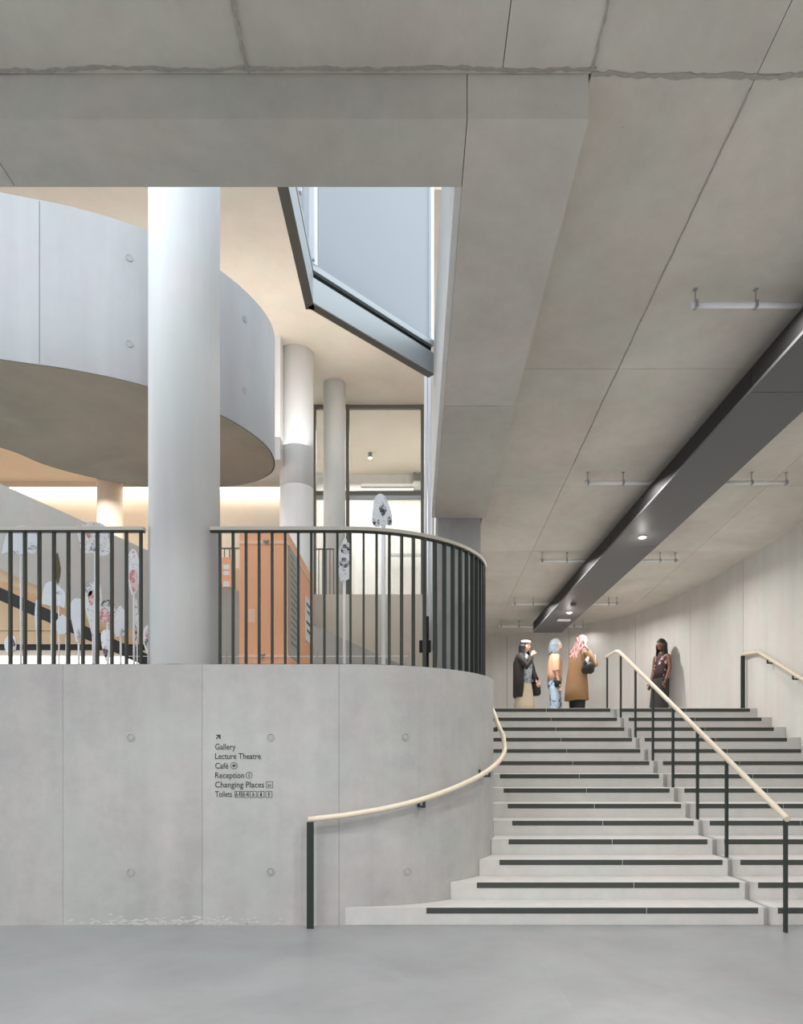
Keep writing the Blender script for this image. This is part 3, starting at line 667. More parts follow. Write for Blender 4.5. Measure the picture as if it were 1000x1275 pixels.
# orange poster on the stair behind
D = 10.4; a = P(276.5, 731, D); b = P(289, 694, D)
po = thing('orange_poster', 'orange and white poster left of the orange cabinet', 'poster', ((a.x + b.x) / 2, D, a.z))
obj('sheet', MB().box(a.x, b.x, D, D + .02, a.z, b.z), 'orange', po)
for y0, y1 in ((703, 709), (711, 716), (724, 730)):
    p = P(278, y1, D); q = P(286, y0, D); obj('white_patch', MB().box(p.x, q.x, D - .002, D, p.z, q.z), 'paper', po)

# ------------------------------------------------------------------ low rope barrier
zl = EYE + (946 - 817) * 6.9 / F
rb = thing('rope_barrier', 'low thin cord barrier on short grey posts along the display', 'barrier', (-1.5, 6.9, LAND))
xp = [(px - 512) * 6.9 / F for px in (122, 205, 282, 395, 509.5)]
for x in xp: obj('post', MB().loft([(x, 6.9, LAND, .04, .04), (x, 6.9, LAND + .012, .04, .04), (x, 6.9, LAND + .013, .007, .007), (x, 6.9, zl + .04, .007, .007)], 10), 'steel', rb)
obj('cord', MB().tube([(xp[0], 6.9, zl), (xp[2], 6.9, zl - .004), (xp[-1], 6.9, zl)], .003, 6), 'tube', rb)

# ------------------------------------------------------------------ cut-out boards on poles
SK = {'grey': sketch('print_grey', rgb(168, 170, 176), .62, 30), 'pink': sketch('print_pink', rgb(214, 160, 160), .57, 34), 'ink': sketch('print_ink', rgb(110, 110, 116), .60, 40),
      'plain': plain('white_card', rgb(232, 235, 240), 0.7), 'mix': sketch('print_mix', rgb(160, 120, 120), .57, 36), 'leaf': plain('leaf_print', rgb(92, 84, 58), 0.6, vary=.3, scale=40)}
M['pinkpatch'] = sketch('pink_print', rgb(206, 140, 138), .44, 46, rgb(230, 206, 206)); M['greypatch'] = sketch('grey_print', rgb(150, 150, 156), .46, 60, rgb(226, 228, 232)); M['inkpatch'] = sketch('ink_print', rgb(56, 54, 54), .44, 70, rgb(205, 205, 206))
SHAPES = {
 'dome': [(0, 0), (.06, .35), (.16, .75), (.36, .97), (.66, 1), (.9, .86), (1, .55), (.99, .3), (.93, 0), (.7, .08), (.52, -.02), (.3, .1)],
 'trap': [(.18, .02), (.08, .5), (0, .86), (.22, .93), (.5, 1), (.8, .93), (.93, .7), (1, .1), (.72, .0), (.45, .08)],
 'shirt': [(.0, .15), (.06, .62), (.2, .93), (.45, 1), (.62, .88), (.78, .78), (1, .56), (.98, .02), (.72, .12), (.55, .0), (.3, .1)],
 'drop': [(.45, 0), (.22, .3), (.05, .55), (0, .85), (.25, .98), (.6, 1), (.92, .93), (1, .6), (.93, .35), (.75, .08)],
 'oval': [(.38, 0), (.14, .2), (.0, .52), (.06, .82), (.3, .98), (.58, 1), (.86, .86), (1, .56), (.92, .26), (.68, .04)],
 'egg': [(.12, .0), (.0, .2), (.06, .52), (.12, .82), (.32, .99), (.56, .97), (.76, .78), (.92, .5), (1, .22), (.95, .02), (.6, .06), (.35, -.02)],
 'blade': [(.4, 0), (.1, .3), (.02, .65), (.4, 1), (.72, .8), (1, .45), (.75, .12)],
 'house': [(.2, 0), (.02, .25), (0, .62), (.22, .82), (.52, 1), (.72, .9), (.98, .78), (1, .32), (.8, .06)],
}
def placard(px0, px1, py0, py1, D, shape, mat, pole_px, label, prints=(), pr=.011):
    a = P(px0, py1, D); b = P(px1, py0, D); w, h = b.x - a.x, b.z - a.z
    xpole = (pole_px - 512) * D / F
    t = thing('cutout_placard', label, 'placard', (xpole, D, LAND), 'white cut-out boards on poles behind the railing')
    pts = [(p.x, p.y) for p in catmull([(a.x + u * w, a.z + v * h, 0) for u, v in SHAPES[shape] + SHAPES[shape][:1]], 3)[:-1]]
    bd = obj('board', MB().plate(pts, D - .006, D + .006), SK[mat], t)
    for (u0, u1, v0, v1, pm, sh) in prints:
        q = [(p.x, p.y) for p in catmull([(a.x + (u0 + (u1 - u0) * u) * w, a.z + (v0 + (v1 - v0) * v) * h, 0) for u, v in SHAPES[sh] + SHAPES[sh][:1]], 2)[:-1]]
        obj('print', MB().plate(q, D - .0085, D - .0065), pm, bd)
    ztop = a.z + h * .55
    obj('pole', MB().loft([(xpole, D + .018, LAND + .012, pr, pr), (xpole, D + .018, ztop, pr, pr)], 10), 'pole', t, smooth=True)
    obj('base', MB().loft([(xpole, D + .018, LAND, .09, .09), (xpole, D + .018, LAND + .012, .09, .09)], 20), 'pole', t)
    return t
placard(2, 47, 655, 690, 7.6, 'dome', 'plain', 25, 'large white dome-shaped cut-out on a tall pole, leftmost at rail height', ((.74, 1.0, .0, .42, 'greypatch', 'blade'), (.2, .5, .02, .12, 'greypatch', 'dome')))
placard(95, 137, 650, 692, 7.7, 'trap', 'pink', 117.5, 'slanted white cut-out with pink and grey print rising above the railing', ((.42, .82, .1, .42, 'greypatch', 'shirt'), (.3, .46, .5, .8, 'pinkpatch', 'blade')))
placard(68.5, 75.5, 688, 727, 8.3, 'blade', 'leaf', 72.5, 'narrow dark leaf-like cut-out on a pole above a white shirt shape', (), .009)
placard(52, 81, 724, 757, 7.4, 'shirt', 'plain', 63.5, 'white shirt-shaped cut-out below the narrow leaf one', ((.6, .95, .5, .62, 'greypatch', 'blade'),))
placard(43.5, 49, 746, 790, 7.1, 'blade', 'plain', 45.5, 'thin white sliver of a cut-out left of the shirt-shaped one', ((.5, .9, .0, .9, 'greypatch', 'blade'),), .008)
placard(70, 85, 765, 790, 7.9, 'house', 'plain', 81.5, 'small blank white cut-out below the shirt-shaped one', (), .008)
placard(88, 104, 745, 800, 7.2, 'drop', 'plain', 97, 'blank white drop-shaped cut-out in the low middle of the left group', ((.5, .8, .02, .3, 'greypatch', 'blade'),), .010)
placard(105, 127, 725, 791, 8.0, 'drop', 'grey', 115, 'tall white cut-out with a pink patch beneath the slanted one', ((.24, .56, .56, .84, 'pinkpatch', 'oval'), (.05, .5, .72, .99, 'greypatch', 'blade')))
placard(124, 144, 747, 777, 7.2, 'oval', 'mix', 133, 'pink patterned cut-out edged in black at the middle of the left group', ((.05, .95, .72, 1.0, 'inkpatch', 'dome'), (.02, .7, .02, .7, 'pinkpatch', 'shirt')))
placard(141, 157.5, 754, 793, 7.5, 'house', 'grey', 149.5, 'white cut-out with grey print right of the pink patterned one', ((.5, .98, .02, .26, 'greypatch', 'shirt'),))
placard(158.5, 174, 684, 741, 7.3, 'oval', 'pink', 166, 'tall oval cut-out with pink print on a pole close to the big column', ((.2, .85, .05, .55, 'pinkpatch', 'drop'),), .011)
placard(167, 173, 745, 805, 7.8, 'blade', 'ink', 170, 'narrow white cut-out with dark print below the tall pink oval', ((.1, .7, .1, .45, 'inkpatch', 'blade'),), .008)
placard(126, 139, 784, 823, 6.7, 'drop', 'grey', 133.5, 'low white cut-out at the foot of the pink patterned one', ((.2, .7, .1, .5, 'inkpatch', 'blade'),), .010)
placard(6, 20, 789, 813, 7.0, 'house', 'plain', 13, 'small low cut-out with dark print at the far left of the railing', ((.45, .98, .0, .8, 'inkpatch', 'shirt'),), .008)
placard(178.5, 189.5, 779, 812, 6.75, 'oval', 'ink', 184, 'small low cut-out with dark print tucked beside the big column', ((.2, .8, .1, .5, 'inkpatch', 'drop'), (.25, .75, .5, .85, 'pinkpatch', 'oval')), .009)
placard(421, 438, 670, 724, 7.2, 'house', 'ink', 428.5, 'slim white cut-out with black print right of the orange cabinet', ((.2, .85, .62, .86, 'inkpatch', 'shirt'), (.1, .9, .3, .55, 'inkpatch', 'blade')), .015)
placard(463, 488.5, 615, 655, 7.2, 'egg', 'grey', 477.5, 'egg-shaped cut-out with black and grey print standing above the curved railing', ((.36, .72, .3, .62, 'inkpatch', 'drop'), (.38, .62, .58, .78, 'greypatch', 'oval'), (.02, .22, .02, .24, 'inkpatch', 'blade'), (.74, .98, .02, .3, 'inkpatch', 'blade'), (.26, .42, .04, .2, 'inkpatch', 'blade')), .022)

# ------------------------------------------------------------------ dark duct under the right ceiling
dc = thing('ceiling_duct', 'long dark grey boxed duct under the sloping ceiling above the stairs', 'duct', (2.7, 8, 4))
def dxl(D): return 2.83 - .0535 * (D - 5.3)
def dbz(D): return czl(D) - .35
cuts = [3.4, 5.66, 9.0, 13.43]
for a, b in zip(cuts[:-1], cuts[1:]):
    b2 = b - .006; r1 = .61 if b < 13 else .56
    obj('duct_section', MB().hexa([(dxl(a), a, dbz(a)), (dxl(a) + .61, a, dbz(a)), (dxl(b2) + r1, b2, dbz(b2)), (dxl(b2), b2, dbz(b2))],
        [(dxl(a), a, dbz(a) + .03), (dxl(a) + .61, a, dbz(a) + .03), (dxl(b2) + r1, b2, dbz(b2) + .03), (dxl(b2), b2, dbz(b2) + .03)]), 'duct', dc, bevel=.004)
    e_ = .004
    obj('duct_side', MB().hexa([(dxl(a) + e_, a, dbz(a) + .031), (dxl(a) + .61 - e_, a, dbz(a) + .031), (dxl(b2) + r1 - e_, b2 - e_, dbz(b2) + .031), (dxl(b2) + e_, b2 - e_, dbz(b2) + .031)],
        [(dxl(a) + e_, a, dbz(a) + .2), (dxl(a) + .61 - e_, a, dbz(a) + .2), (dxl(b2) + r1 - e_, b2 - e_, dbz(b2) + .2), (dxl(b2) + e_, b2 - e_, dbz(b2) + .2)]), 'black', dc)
for D in (4.4, 7.0, 9.6, 12.2):
    for dx in (.12, .5): obj('hanger_rod', MB().box(dxl(D) + dx - .006, dxl(D) + dx + .006, D - .006, D + .006, dbz(D) + .2, czl(D) + .003), 'steel', dc)
def downlight(px, py, label):
    D = (czl(0) - EYE - .35) / ((946 - py) / F + .0706); x = (px - 512) * D / F; z = dbz(D)
    t = thing('recessed_downlight', label, 'light', (x, D, z - .02))
    obj('trim_ring', MB().loft([(x, D, z - .014, .052, .052), (x, D, z - .001, .058, .058)], 24), 'whitefr', t, smooth=True)
    obj('lens', MB().loft([(x, D, z - .020, .036, .036), (x, D, z - .0145, .042, .042)], 20), 'lamp', t)
    d = bpy.data.lights.new('downlight_lamp', 'POINT'); d.energy = 1.6; d.color = (1, .95, .88); d.shadow_soft_size = .04
    l = bpy.data.objects.new('downlight_lamp', d); C.objects.link(l); l.location = (x, D, z - .16)
downlight(800, 668, 'small lit downlight in the duct underside halfway along')
downlight(709, 762, 'small lit downlight at the far end of the duct')
D = (czl(0) - EYE - .35) / ((946 - 771) / F + .0706); x = (702 - 512) * D / F
so = thing('exit_light', 'white oblong emergency light under the far end of the duct', 'light', (x, D, dbz(D) - .06))
obj('body', MB().box(x - .12, x + .12, D - .05, D + .05, dbz(D) - .035, dbz(D) - .001), 'whitefr', so, bevel=.01); obj('bracket', MB().box(x - .03, x + .03, D + .02, D + .06, dbz(D) - .02, dbz(D)), 'steel', so)
D = (czl(0) - EYE - .35) / ((946 - 752) / F + .0706); x = (714 - 512) * D / F
sm = thing('smoke_detector', 'small dark round detector under the duct near its far end', 'detector', (x, D, dbz(D) - .05))
obj('body', MB().loft([(x, D, dbz(D) - .045, .03, .03), (x, D, dbz(D) - .02, .048, .048), (x, D, dbz(D) - .001, .05, .05)], 20), 'duct', sm, smooth=True)

# hanging light tubes
def tube_light(px0, px1, py, hang, label, endclip):
    D = (czl(0) - EYE - .115) / ((946 - py) / F + .0706); xa, xb = (px0 - 512) * D / F, (px1 - 512) * D / F; z = czl(D) - .115
    t = thing('tube_light', label, 'light', ((xa + xb) / 2, D, z), 'slim grey tube lights hung from the sloping ceiling')
    obj('tube', MB().loft([(0, 0, 0, .01, .01)] * 0 or [(xa, D, z, .001, .001)], 3, cap=False) if False else MB().tube([(xa, D, z), (xb, D, z)], .021, 12), 'tube', t, smooth=True)
    for e in (xa, xb): obj('end_cap', MB().tube([(e - .018, D, z), (e + .018, D, z)], .024, 12), 'whitefr', t, smooth=True)
    ld_ = bpy.data.lights.new('tube_fill', 'AREA'); ld_.shape = 'RECTANGLE'; ld_.size = max(.3, xb - xa - .35); ld_.size_y = .03; ld_.energy = TUBE if py < 770 else TUBE * .1; ld_.spread = math.radians(165); ld_.color = (1, .965, .93)  # fill lamp added below the tube, which itself gives no light
    lo_ = bpy.data.objects.new('tube_fill', ld_); C.objects.link(lo_); lo_.location = ((xa + xb) / 2 + (.16 if px0 > 850 and py > 500 or px0 > 700 and py > 650 else -.16), D, z - .03)
    for px in hang:
        x = (px - 512) * D / F
        h = obj('hanger', MB().tube([(x, D, z), (x, D, czl(D) + .002)], .005, 6).box(x - .014, x + .014, D - .014, D + .014, czl(D) - .006, czl(D) + .002), 'steel', t)
        obj('clip', MB().box(x - .011, x + .011, D - .024, D + .024, z - .024, z + .026), 'steel', h)
RW = ((380, ((864, 1020, (866, 941)), (1140, 1330, (1200, 1320))), 'first row, nearest'), (601, ((730, 826, (732, 776)), (899, 980, (936, 979))), 'second row'), (698, ((673, 738, (675, 706)), (793, 843, (822, 841))), 'third row'),
      (752, ((639, 691, (641, 664)), (736, 770, (758, 768))), 'fourth row'), (780, ((623, 669, (624, 646)), (703, 727, (715, 726))), 'fifth row, farthest'))
for py, pr_, nm in RW:
    for i, (a, b, hg) in enumerate(pr_):
        if i == 1 and py == 380: continue
        tube_light(a, b, py, hg, 'slim grey tube light %s of the dark duct, %s' % (('left', 'right')[i], nm), None)

# ------------------------------------------------------------------ wayfinding lettering on the low wall
sg = thing('wall_sign', 'black wayfinding lettering with arrow and pictograms on the low concrete wall', 'sign', (-1.666, 5.797, 1.3))
SC = 5.8 / F
def text_mesh(body, px, py, px_end):
    c = bpy.data.curves.new('lettering', 'FONT'); c.body = body; c.size = 0.1; c.resolution_u = 3; c.offset = 0.0009
    to = bpy.data.objects.new('lettering', c); C.objects.link(to); dg = bpy.context.evaluated_depsgraph_get(); me = bpy.data.meshes.new_from_object(to.evaluated_get(dg)); bpy.data.objects.remove(to)
    xs_ = [v.co.x for v in me.vertices]; w = max(xs_) - min(xs_); k = (px_end - px) * SC / w; ky = 0.0715 / 0.1
    x0 = (px - 512) * SC; z0 = EYE + (946 - py) * SC
    for v in me.vertices: v.co = Vector((x0 + (v.co.x - min(xs_)) * k + 1.666, 0, z0 + v.co.y * ky - 1.3))
    me.materials.append(M['ink']); o = bpy.data.objects.new('lettering', me); C.objects.link(o); o.parent = sg; o.location = (0, .0015, 0)
    return o
for body, y, xe in (('Gallery', 933.3, 293.5), ('Lecture Theatre', 945.1, 325), ('Café', 957, 284.5), ('Reception', 968.8, 304), ('Changing Places', 980.5, 329), ('Toilets', 992.3, 289)):
    text_mesh(body, 268, y, xe)
def flat(name, polys, parent=sg):
    mb = MB()
    for pl in polys: mb.plate([((x - 512) * SC, EYE + (946 - y) * SC) for x, y in pl], 5.7975, 5.7995)
    return obj(name, mb, 'ink', parent)
def ringpoly(cx, cy, r, w, n=20):
    out = []
    for k in range(n):
        a, b = 2 * PI * k / n, 2 * PI * (k + 1) / n
        out.append([(cx + math.cos(a) * r, cy + math.sin(a) * r), (cx + math.cos(b) * r, cy + math.sin(b) * r), (cx + math.cos(b) * (r - w), cy + math.sin(b) * (r - w)), (cx + math.cos(a) * (r - w), cy + math.sin(a) * (r - w))])
    return out
def rect(x0, y0, x1, y1): return [(x0, y0), (x1, y0), (x1, y1), (x0, y1)]
def circ(cx, cy, r, n=10): return [(cx + math.cos(2 * PI * k / n) * r, cy + math.sin(2 * PI * k / n) * r) for k in range(n)]
def square(x0, y0, x1, y1, w=.5): return [rect(x0, y0, x1, y0 + w), rect(x0, y1 - w, x1, y1), rect(x0, y0 + w, x0 + w, y1 - w), rect(x1 - w, y0 + w, x1, y1 - w)]
flat('arrow', [[(268.8, 919.6), (273, 915.4), (273.9, 916.3), (269.7, 920.5)], rect(269.3, 914.8, 274.6, 916.1), rect(273.3, 916.1, 274.6, 920.2)])
flat('cup_icon', ringpoly(291.4, 953.4, 4.2, .55) + [[(289.6, 952), (292.6, 952), (292.4, 954.2), (291.8, 954.9), (290.4, 954.9), (289.8, 954.2)], rect(292.7, 952.3, 293.6, 953.6)])
flat('information_icon', ringpoly(310.2, 965.2, 4.2, .55) + [circ(310.2, 962.9, .6, 8), rect(309.7, 964.1, 310.7, 967.6)])
def figure(x, y, s=1): return [circ(x, y - 2.3 * s, .65 * s, 8), [(x - .7 * s, y - 1.5 * s), (x + .7 * s, y - 1.5 * s), (x + .6 * s, y + .4 * s), (x + .5 * s, y + 2.6 * s), (x - .5 * s, y + 2.6 * s), (x - .6 * s, y + .4 * s)]]
def wheelchair(x, y): return [circ(x - .3, y - 2.2, .6, 8), rect(x - .6, y - 1.5, x, y + .4), rect(x - .6, y - .2, x + 1.2, y + .4), rect(x + .8, y + .2, x + 1.3, y + 1.9)] + ringpoly(x - .1, y + 1.1, 1.5, .45, 12)
def bench(x, y): return [circ(x - 1.1, y - .6, .6, 8), rect(x - 2.2, y + .3, x + 1.6, y + .9), rect(x - 1.9, y + .9, x - 1.4, y + 2), rect(x + 1.1, y - 1.4, x + 1.7, y + 2)]
flat('changing_place_icon', square(331.6, 973, 340, 981.2) + bench(335.6, 977.6))
for x0, kind in ((292.4, 'ab'), (301.7, 'ab2'), (311.3, 'w'), (320.9, 'f'), (330.7, 'm')):
    ic = square(x0, 985, x0 + 8.3, 993.1); cx, cy = x0 + 4.15, 989.1
    if kind == 'ab': ic += wheelchair(cx - 1.7, cy) + figure(cx + 2.0, cy - .3, .9)
    elif kind == 'ab2': ic += wheelchair(cx - 1.7, cy) + figure(cx + 2.0, cy - .3, .9) + [[(cx + 2, cy - 1), (cx + 3.1, cy + 1), (cx + .9, cy + 1)]]
    elif kind == 'w': ic += wheelchair(cx, cy)
    elif kind == 'f': ic += figure(cx, cy) + [[(cx, cy - 1.2), (cx + 1.5, cy + 1.2), (cx - 1.5, cy + 1.2)]]
    else: ic += figure(cx, cy)
    flat('toilet_icon', ic)

# ------------------------------------------------------------------ people
SKIN = {'light': plain('skin_light', rgb(222, 182, 160), 0.5), 'tan': plain('skin_tan', rgb(206, 160, 130), 0.5), 'brown': plain('skin_brown', rgb(122, 84, 66), 0.5)}
M['eye'] = plain('eye_dark', rgb(30, 24, 22), 0.3); M['lips'] = plain('lips', rgb(168, 96, 92), 0.5)
def skin_mesh(verts, edges, radii, root=0, sub=1):
    me = bpy.data.meshes.new('body'); me.from_pydata(verts, edges, []); o = bpy.data.objects.new('body', me); C.objects.link(o)
    sk = o.modifiers.new('skin', 'SKIN'); sk.use_smooth_shade = True; sk.branch_smoothing = 0.4
    for i, sv in enumerate(me.skin_vertices[0].data): sv.radius = radii[i] if isinstance(radii[i], tuple) else (radii[i], radii[i]); sv.use_root = (i == root)
    ss = o.modifiers.new('subd', 'SUBSURF'); ss.levels = sub; ss.render_levels = sub
    dg = bpy.context.evaluated_depsgraph_get(); out = bpy.data.meshes.new_from_object(o.evaluated_get(dg)); bpy.data.objects.remove(o); bpy.data.meshes.remove(me)
    return [tuple(v.co) for v in out.vertices], [tuple(p.vertices) for p in out.polygons]
def hand_mb(mb, w, elbow, side, curl=.35):
    """palm, four unequal fingers with knuckle bends and a thumb leaving the side of the palm"""
    w = Vector(w); d = (w - Vector(elbow)).normalized(); a = Vector((1, 0, 0)); a = (a - d * a.dot(d)).normalized(); nrm = d.cross(a).normalized() * side
    V = [w, w + d * .045, w + d * .085]; E_ = [(0, 1), (1, 2)]; R_ = [(.022, .016), (.034, .015), (.038, .014)]
    v, f = skin_mesh([tuple(p) for p in V], E_, R_); mb.add(v, f)
    for off, L_ in ((-.028, .062), (-.0095, .074), (.0095, .070), (.028, .055)):
        p0 = w + d * .075 + a * off; p1 = p0 + d * L_ * .5 - nrm * L_ * curl * .3; p2 = p1 + d * L_ * .32 - nrm * L_ * curl * .5; p3 = p2 + d * L_ * .18 - nrm * L_ * curl * .5
        mb.tube([p0, p1, p2, p3], [.0095, .0088, .008, .006], 6)
    p0 = w + d * .03 + a * .026; p1 = p0 + d * .03 + a * .03 - nrm * .006; p2 = p1 + d * .032 + a * .006 - nrm * .01
    mb.tube([p0, p1, p2], [.012, .0105, .008], 6)
def head_mb(mb, c, tilt, yaw=0):
    """shaped head: skull, brow, eye hollows, nose, chin, ears; faces local +x"""
    c = Vector(c); NU, NV = 20, 14; o = len(mb.v); rot = Matrix.Rotation(yaw, 3, 'Z') @ Matrix.Rotation(tilt, 3, 'Y')
    def gs(u, v, cu, cv, s): return math.exp(-((u - cu) ** 2 + (v - cv) ** 2) / (2 * s * s))
    for j in range(NV + 1):
        ph = -PI / 2 + PI * j / NV
        for i in range(NU):
            th = 2 * PI * i / NU; x = math.cos(ph) * math.cos(th); y = math.cos(ph) * math.sin(th); z = math.sin(ph)
            px, py, pz = x * .095, y * .074, z * .118
            if z < 0: py *= 1 + .28 * z; px *= (1 + .12 * z) if x > 0 else (1 + .45 * z)
            if x > 0:
                px += .020 * gs(y, z, 0, -.12, .13) + .008 * gs(y, z, 0, .22, .3) + .012 * gs(y, z, 0, -.86, .2) - .010 * gs(y, z, .36, .04, .13) - .010 * gs(y, z, -.36, .04, .13) + .006 * gs(y, z, 0, -.5, .14)
            mb.v.append(tuple(c + rot @ Vector((px, py, pz))))
    for j in range(NV):
        for i in range(NU): mb.f.append((o + j * NU + i, o + j * NU + (i + 1) % NU, o + (j + 1) * NU + (i + 1) % NU, o + (j + 1) * NU + i))
    for sd in (1, -1):
        q = MB().loft([(0, 0, -.03, .006, .004), (.0, 0, -.012, .014, .008), (.0, 0, .014, .018, .009), (0, 0, .03, .008, .004)], 8)
        mb.add([tuple(c + rot @ (Vector(v) + Vector((-.005, sd * .074, -.005)))) for v in q.v], q.f)
    return rot
def person(label, x, y, rz_, h, skin, arms, lean=0.0, head_tilt=0.1, head_yaw=0, legs=((.0, .0), (.0, .0))):
    """arms: for left, right: elbow and wrist positions in the body's own frame (x ahead, y left, z up, for a 1.7 m figure)"""
    z = flr(y); root = thing('person', label, 'person', (x, y, z)); root.rotation_euler = (0, 0, rz_); k = h / 1.7; root.scale = (k, k, k)
    L = lambda zz: lean * (zz - .9)
    V = [(0, 0, .93), (L(1.12), 0, 1.12), (L(1.3), 0, 1.30), (L(1.41), 0, 1.41), (L(1.47), 0, 1.49)]; E_ = [(0, 1), (1, 2), (2, 3), (3, 4)]
    R_ = [(.15, .105), (.125, .09), (.145, .10), (.07, .065), (.05, .05)]
    for sd, lg in ((1, legs[0]), (-1, legs[1])):
        b = len(V); fx, kx = lg
        V += [(0, sd * .09, .86), (kx, sd * .095, .49), (fx, sd * .10, .09), (fx + .06, sd * .105, .035), (fx + .15, sd * .115, .025)]
        E_ += [(0, b), (b, b + 1), (b + 1, b + 2), (b + 2, b + 3), (b + 3, b + 4)]; R_ += [.088, .058, .038, .04, .03]
    for sd, (el, wr) in ((1, arms[0]), (-1, arms[1])):
        b = len(V); V += [(L(1.39), sd * .165, 1.385), el, wr]; E_ += [(2, b), (b, b + 1), (b + 1, b + 2)]; R_ += [.05, .038, .026]
    v, f = skin_mesh(V, E_, R_); mb = MB().add(v, f)
    for sd, (el, wr) in ((1, arms[0]), (-1, arms[1])): hand_mb(mb, wr, el, sd)
    hc = Vector((L(1.6) + .025, 0, 1.585)); rot = head_mb(mb, hc, head_tilt, head_yaw)
    body = obj('body', mb, SKIN[skin], root, smooth=True, local=True)
    for sd in (1, -1):
        e = hc + rot @ Vector((.082, sd * .027, .006)); obj('eye', MB().loft([(e.x, e.y, e.z - .007, .004, .005), (e.x, e.y, e.z - .003, .009, .011), (e.x, e.y, e.z + .003, .009, .011), (e.x, e.y, e.z + .007, .004, .005)], 8), 'eye', body, local=True)
    e = hc + rot @ Vector((.088, 0, -.058)); obj('mouth', MB().loft([(e.x, e.y, e.z - .008, .004, .012), (e.x, e.y, e.z, .009, .022), (e.x, e.y, e.z + .007, .004, .012)], 10), 'lips', body, local=True)
    return root, hc, rot, L
def hair(root, hc, rot, mat, length, width=.095, back=.0, wave=.012, front=True, seed=1):
    """cap of hair round the skull with falling locks down the back and sides"""
    r = random.Random(seed); mb = MB(); q = MB(); NU, NV = 18, 8; vs_ = []
    for j in range(NV + 1):
        ph = PI / 2 - (PI / 2 + .35) * j / NV
        for i in range(NU):
            th = 2 * PI * i / NU; x = math.cos(ph) * math.cos(th); y = math.cos(ph) * math.sin(th); zz = math.sin(ph)
            s = 1.0
            if x > .25 and zz < .55: s = .84     # leave the face free
            vs_.append((x * .112 * s - .008, y * .092 * s, zz * .132 * s + .004))
    fs = []
    for j in range(NV):
        for i in range(NU): fs.append((j * NU + i, (j + 1) * NU + i, (j + 1) * NU + (i + 1) % NU, j * NU + (i + 1) % NU))
    mb.add([tuple(hc + rot @ Vector(v)) for v in vs_], fs)
    for k in range(26):
        th = math.radians(75 + 210 * k / 25); st_ = hc + rot @ Vector((math.cos(th) * .095 - .006, math.sin(th) * .085, .03))
        ln = length * r.uniform(.82, 1.05); pth_ = []; rr = []
        for s_ in range(7):
            t = s_ / 6
            pth_.append((st_.x - back * t + math.cos(th) * .02 * t + r.uniform(-1, 1) * wave, st_.y * (1 + (.25 * t)) + r.uniform(-1, 1) * wave, st_.z - ln * t))
            rr.append(.019 * (1 - .15 * t) if s_ < 6 else .004)
        mb.tube(pth_, rr, 6)
    return obj('hair', mb, mat, root, smooth=True, local=True)
hm = {'black': plain('black_hair', rgb(24, 21, 22), .5, vary=.4, scale=60), 'pink': plain('pink_hair', rgb(226, 172, 170), .5, vary=.18, scale=40), 'blue': plain('blue_grey_hair', rgb(138, 150, 158), .55, vary=.4, scale=50)}
cl = {'jacket': plain('dark_jacket', rgb(44, 38, 36), .8, vary=.2, scale=20), 'beige': plain('beige_skirt', rgb(182, 170, 146), .85, vary=.10, scale=30), 'silver': sketch('silver_print', rgb(70, 84, 92), .50, 30, rgb(150, 162, 168)),
      'bag': plain('black_bag', rgb(24, 25, 26), .5), 'tan': plain('tan_coat', rgb(146, 112, 78), .8, vary=.08, scale=25), 'tee': sketch('orange_tee', rgb(206, 170, 162), .53, 24, rgb(228, 180, 144)), 'jeans': sketch('washed_jeans', rgb(90, 112, 140), .50, 14, rgb(178, 198, 216)),
      'trouser': plain('black_trousers', rgb(28, 27, 29), .8), 'top': sketch('printed_top', rgb(206, 168, 166), .54, 16, rgb(52, 30, 36)), 'boots': plain('dark_boots', rgb(24, 22, 22), .5), 'cap': plain('pale_headband', rgb(216, 214, 212), .7), 'darkskirt': plain('dark_skirt', rgb(48, 46, 44), .85, vary=.2, scale=16), 'white': plain('white_fabric', rgb(230, 230, 226), .7)}
def sleeve(root, sh, el, wr, mat, r0=.066, r1=.05, part=1.0, name='sleeve'):
    sh, el, wr = Vector(sh), Vector(el), Vector(wr); end = el + (wr - el) * part
    return obj(name, MB().tube([sh, sh.lerp(el, .5), el, el.lerp(end, .5), end], [r0 * .95, r0, (r0 + r1) / 2, r1, r1], 12), mat, root, smooth=True, local=True)
def shoes(root, mat, legs=((0, 0), (0, 0)), top=.2):
    for sd, lg in ((1, legs[0]), (-1, legs[1])):
        fx = lg[0]; obj('shoe', MB().loft([(fx + .05, sd * .108, 0, .135, .05), (fx + .05, sd * .108, .03, .135, .05), (fx + .03, sd * .107, .07, .105, .052), (fx, sd * .10, .12, .058, .056), (fx, sd * .10, top, .054, .054)], 14), mat, root, smooth=True, local=True)
def trousers(root, mat, legs, flare=1.0, waist=.98):
    mb = MB()
    for sd, lg in ((1, legs[0]), (-1, legs[1])):
        fx, kx = lg
        mb.loft([(fx, sd * .10, .06, .075 * flare, .075 * flare), (fx, sd * .10, .2, .078 * flare, .075 * flare), (kx, sd * .096, .49, .082 * flare ** .6, .08 * flare ** .6), (kx * .3, sd * .09, .76, .105, .092), (0, sd * .08, .90, .118, .095)], 14)
    mb.loft([(0, 0, .80, .12, .165), (0, 0, .90, .128, .18), (0, 0, waist, .115, .16)], 18)
    return obj('trousers', mb, mat, root, smooth=True, local=True)

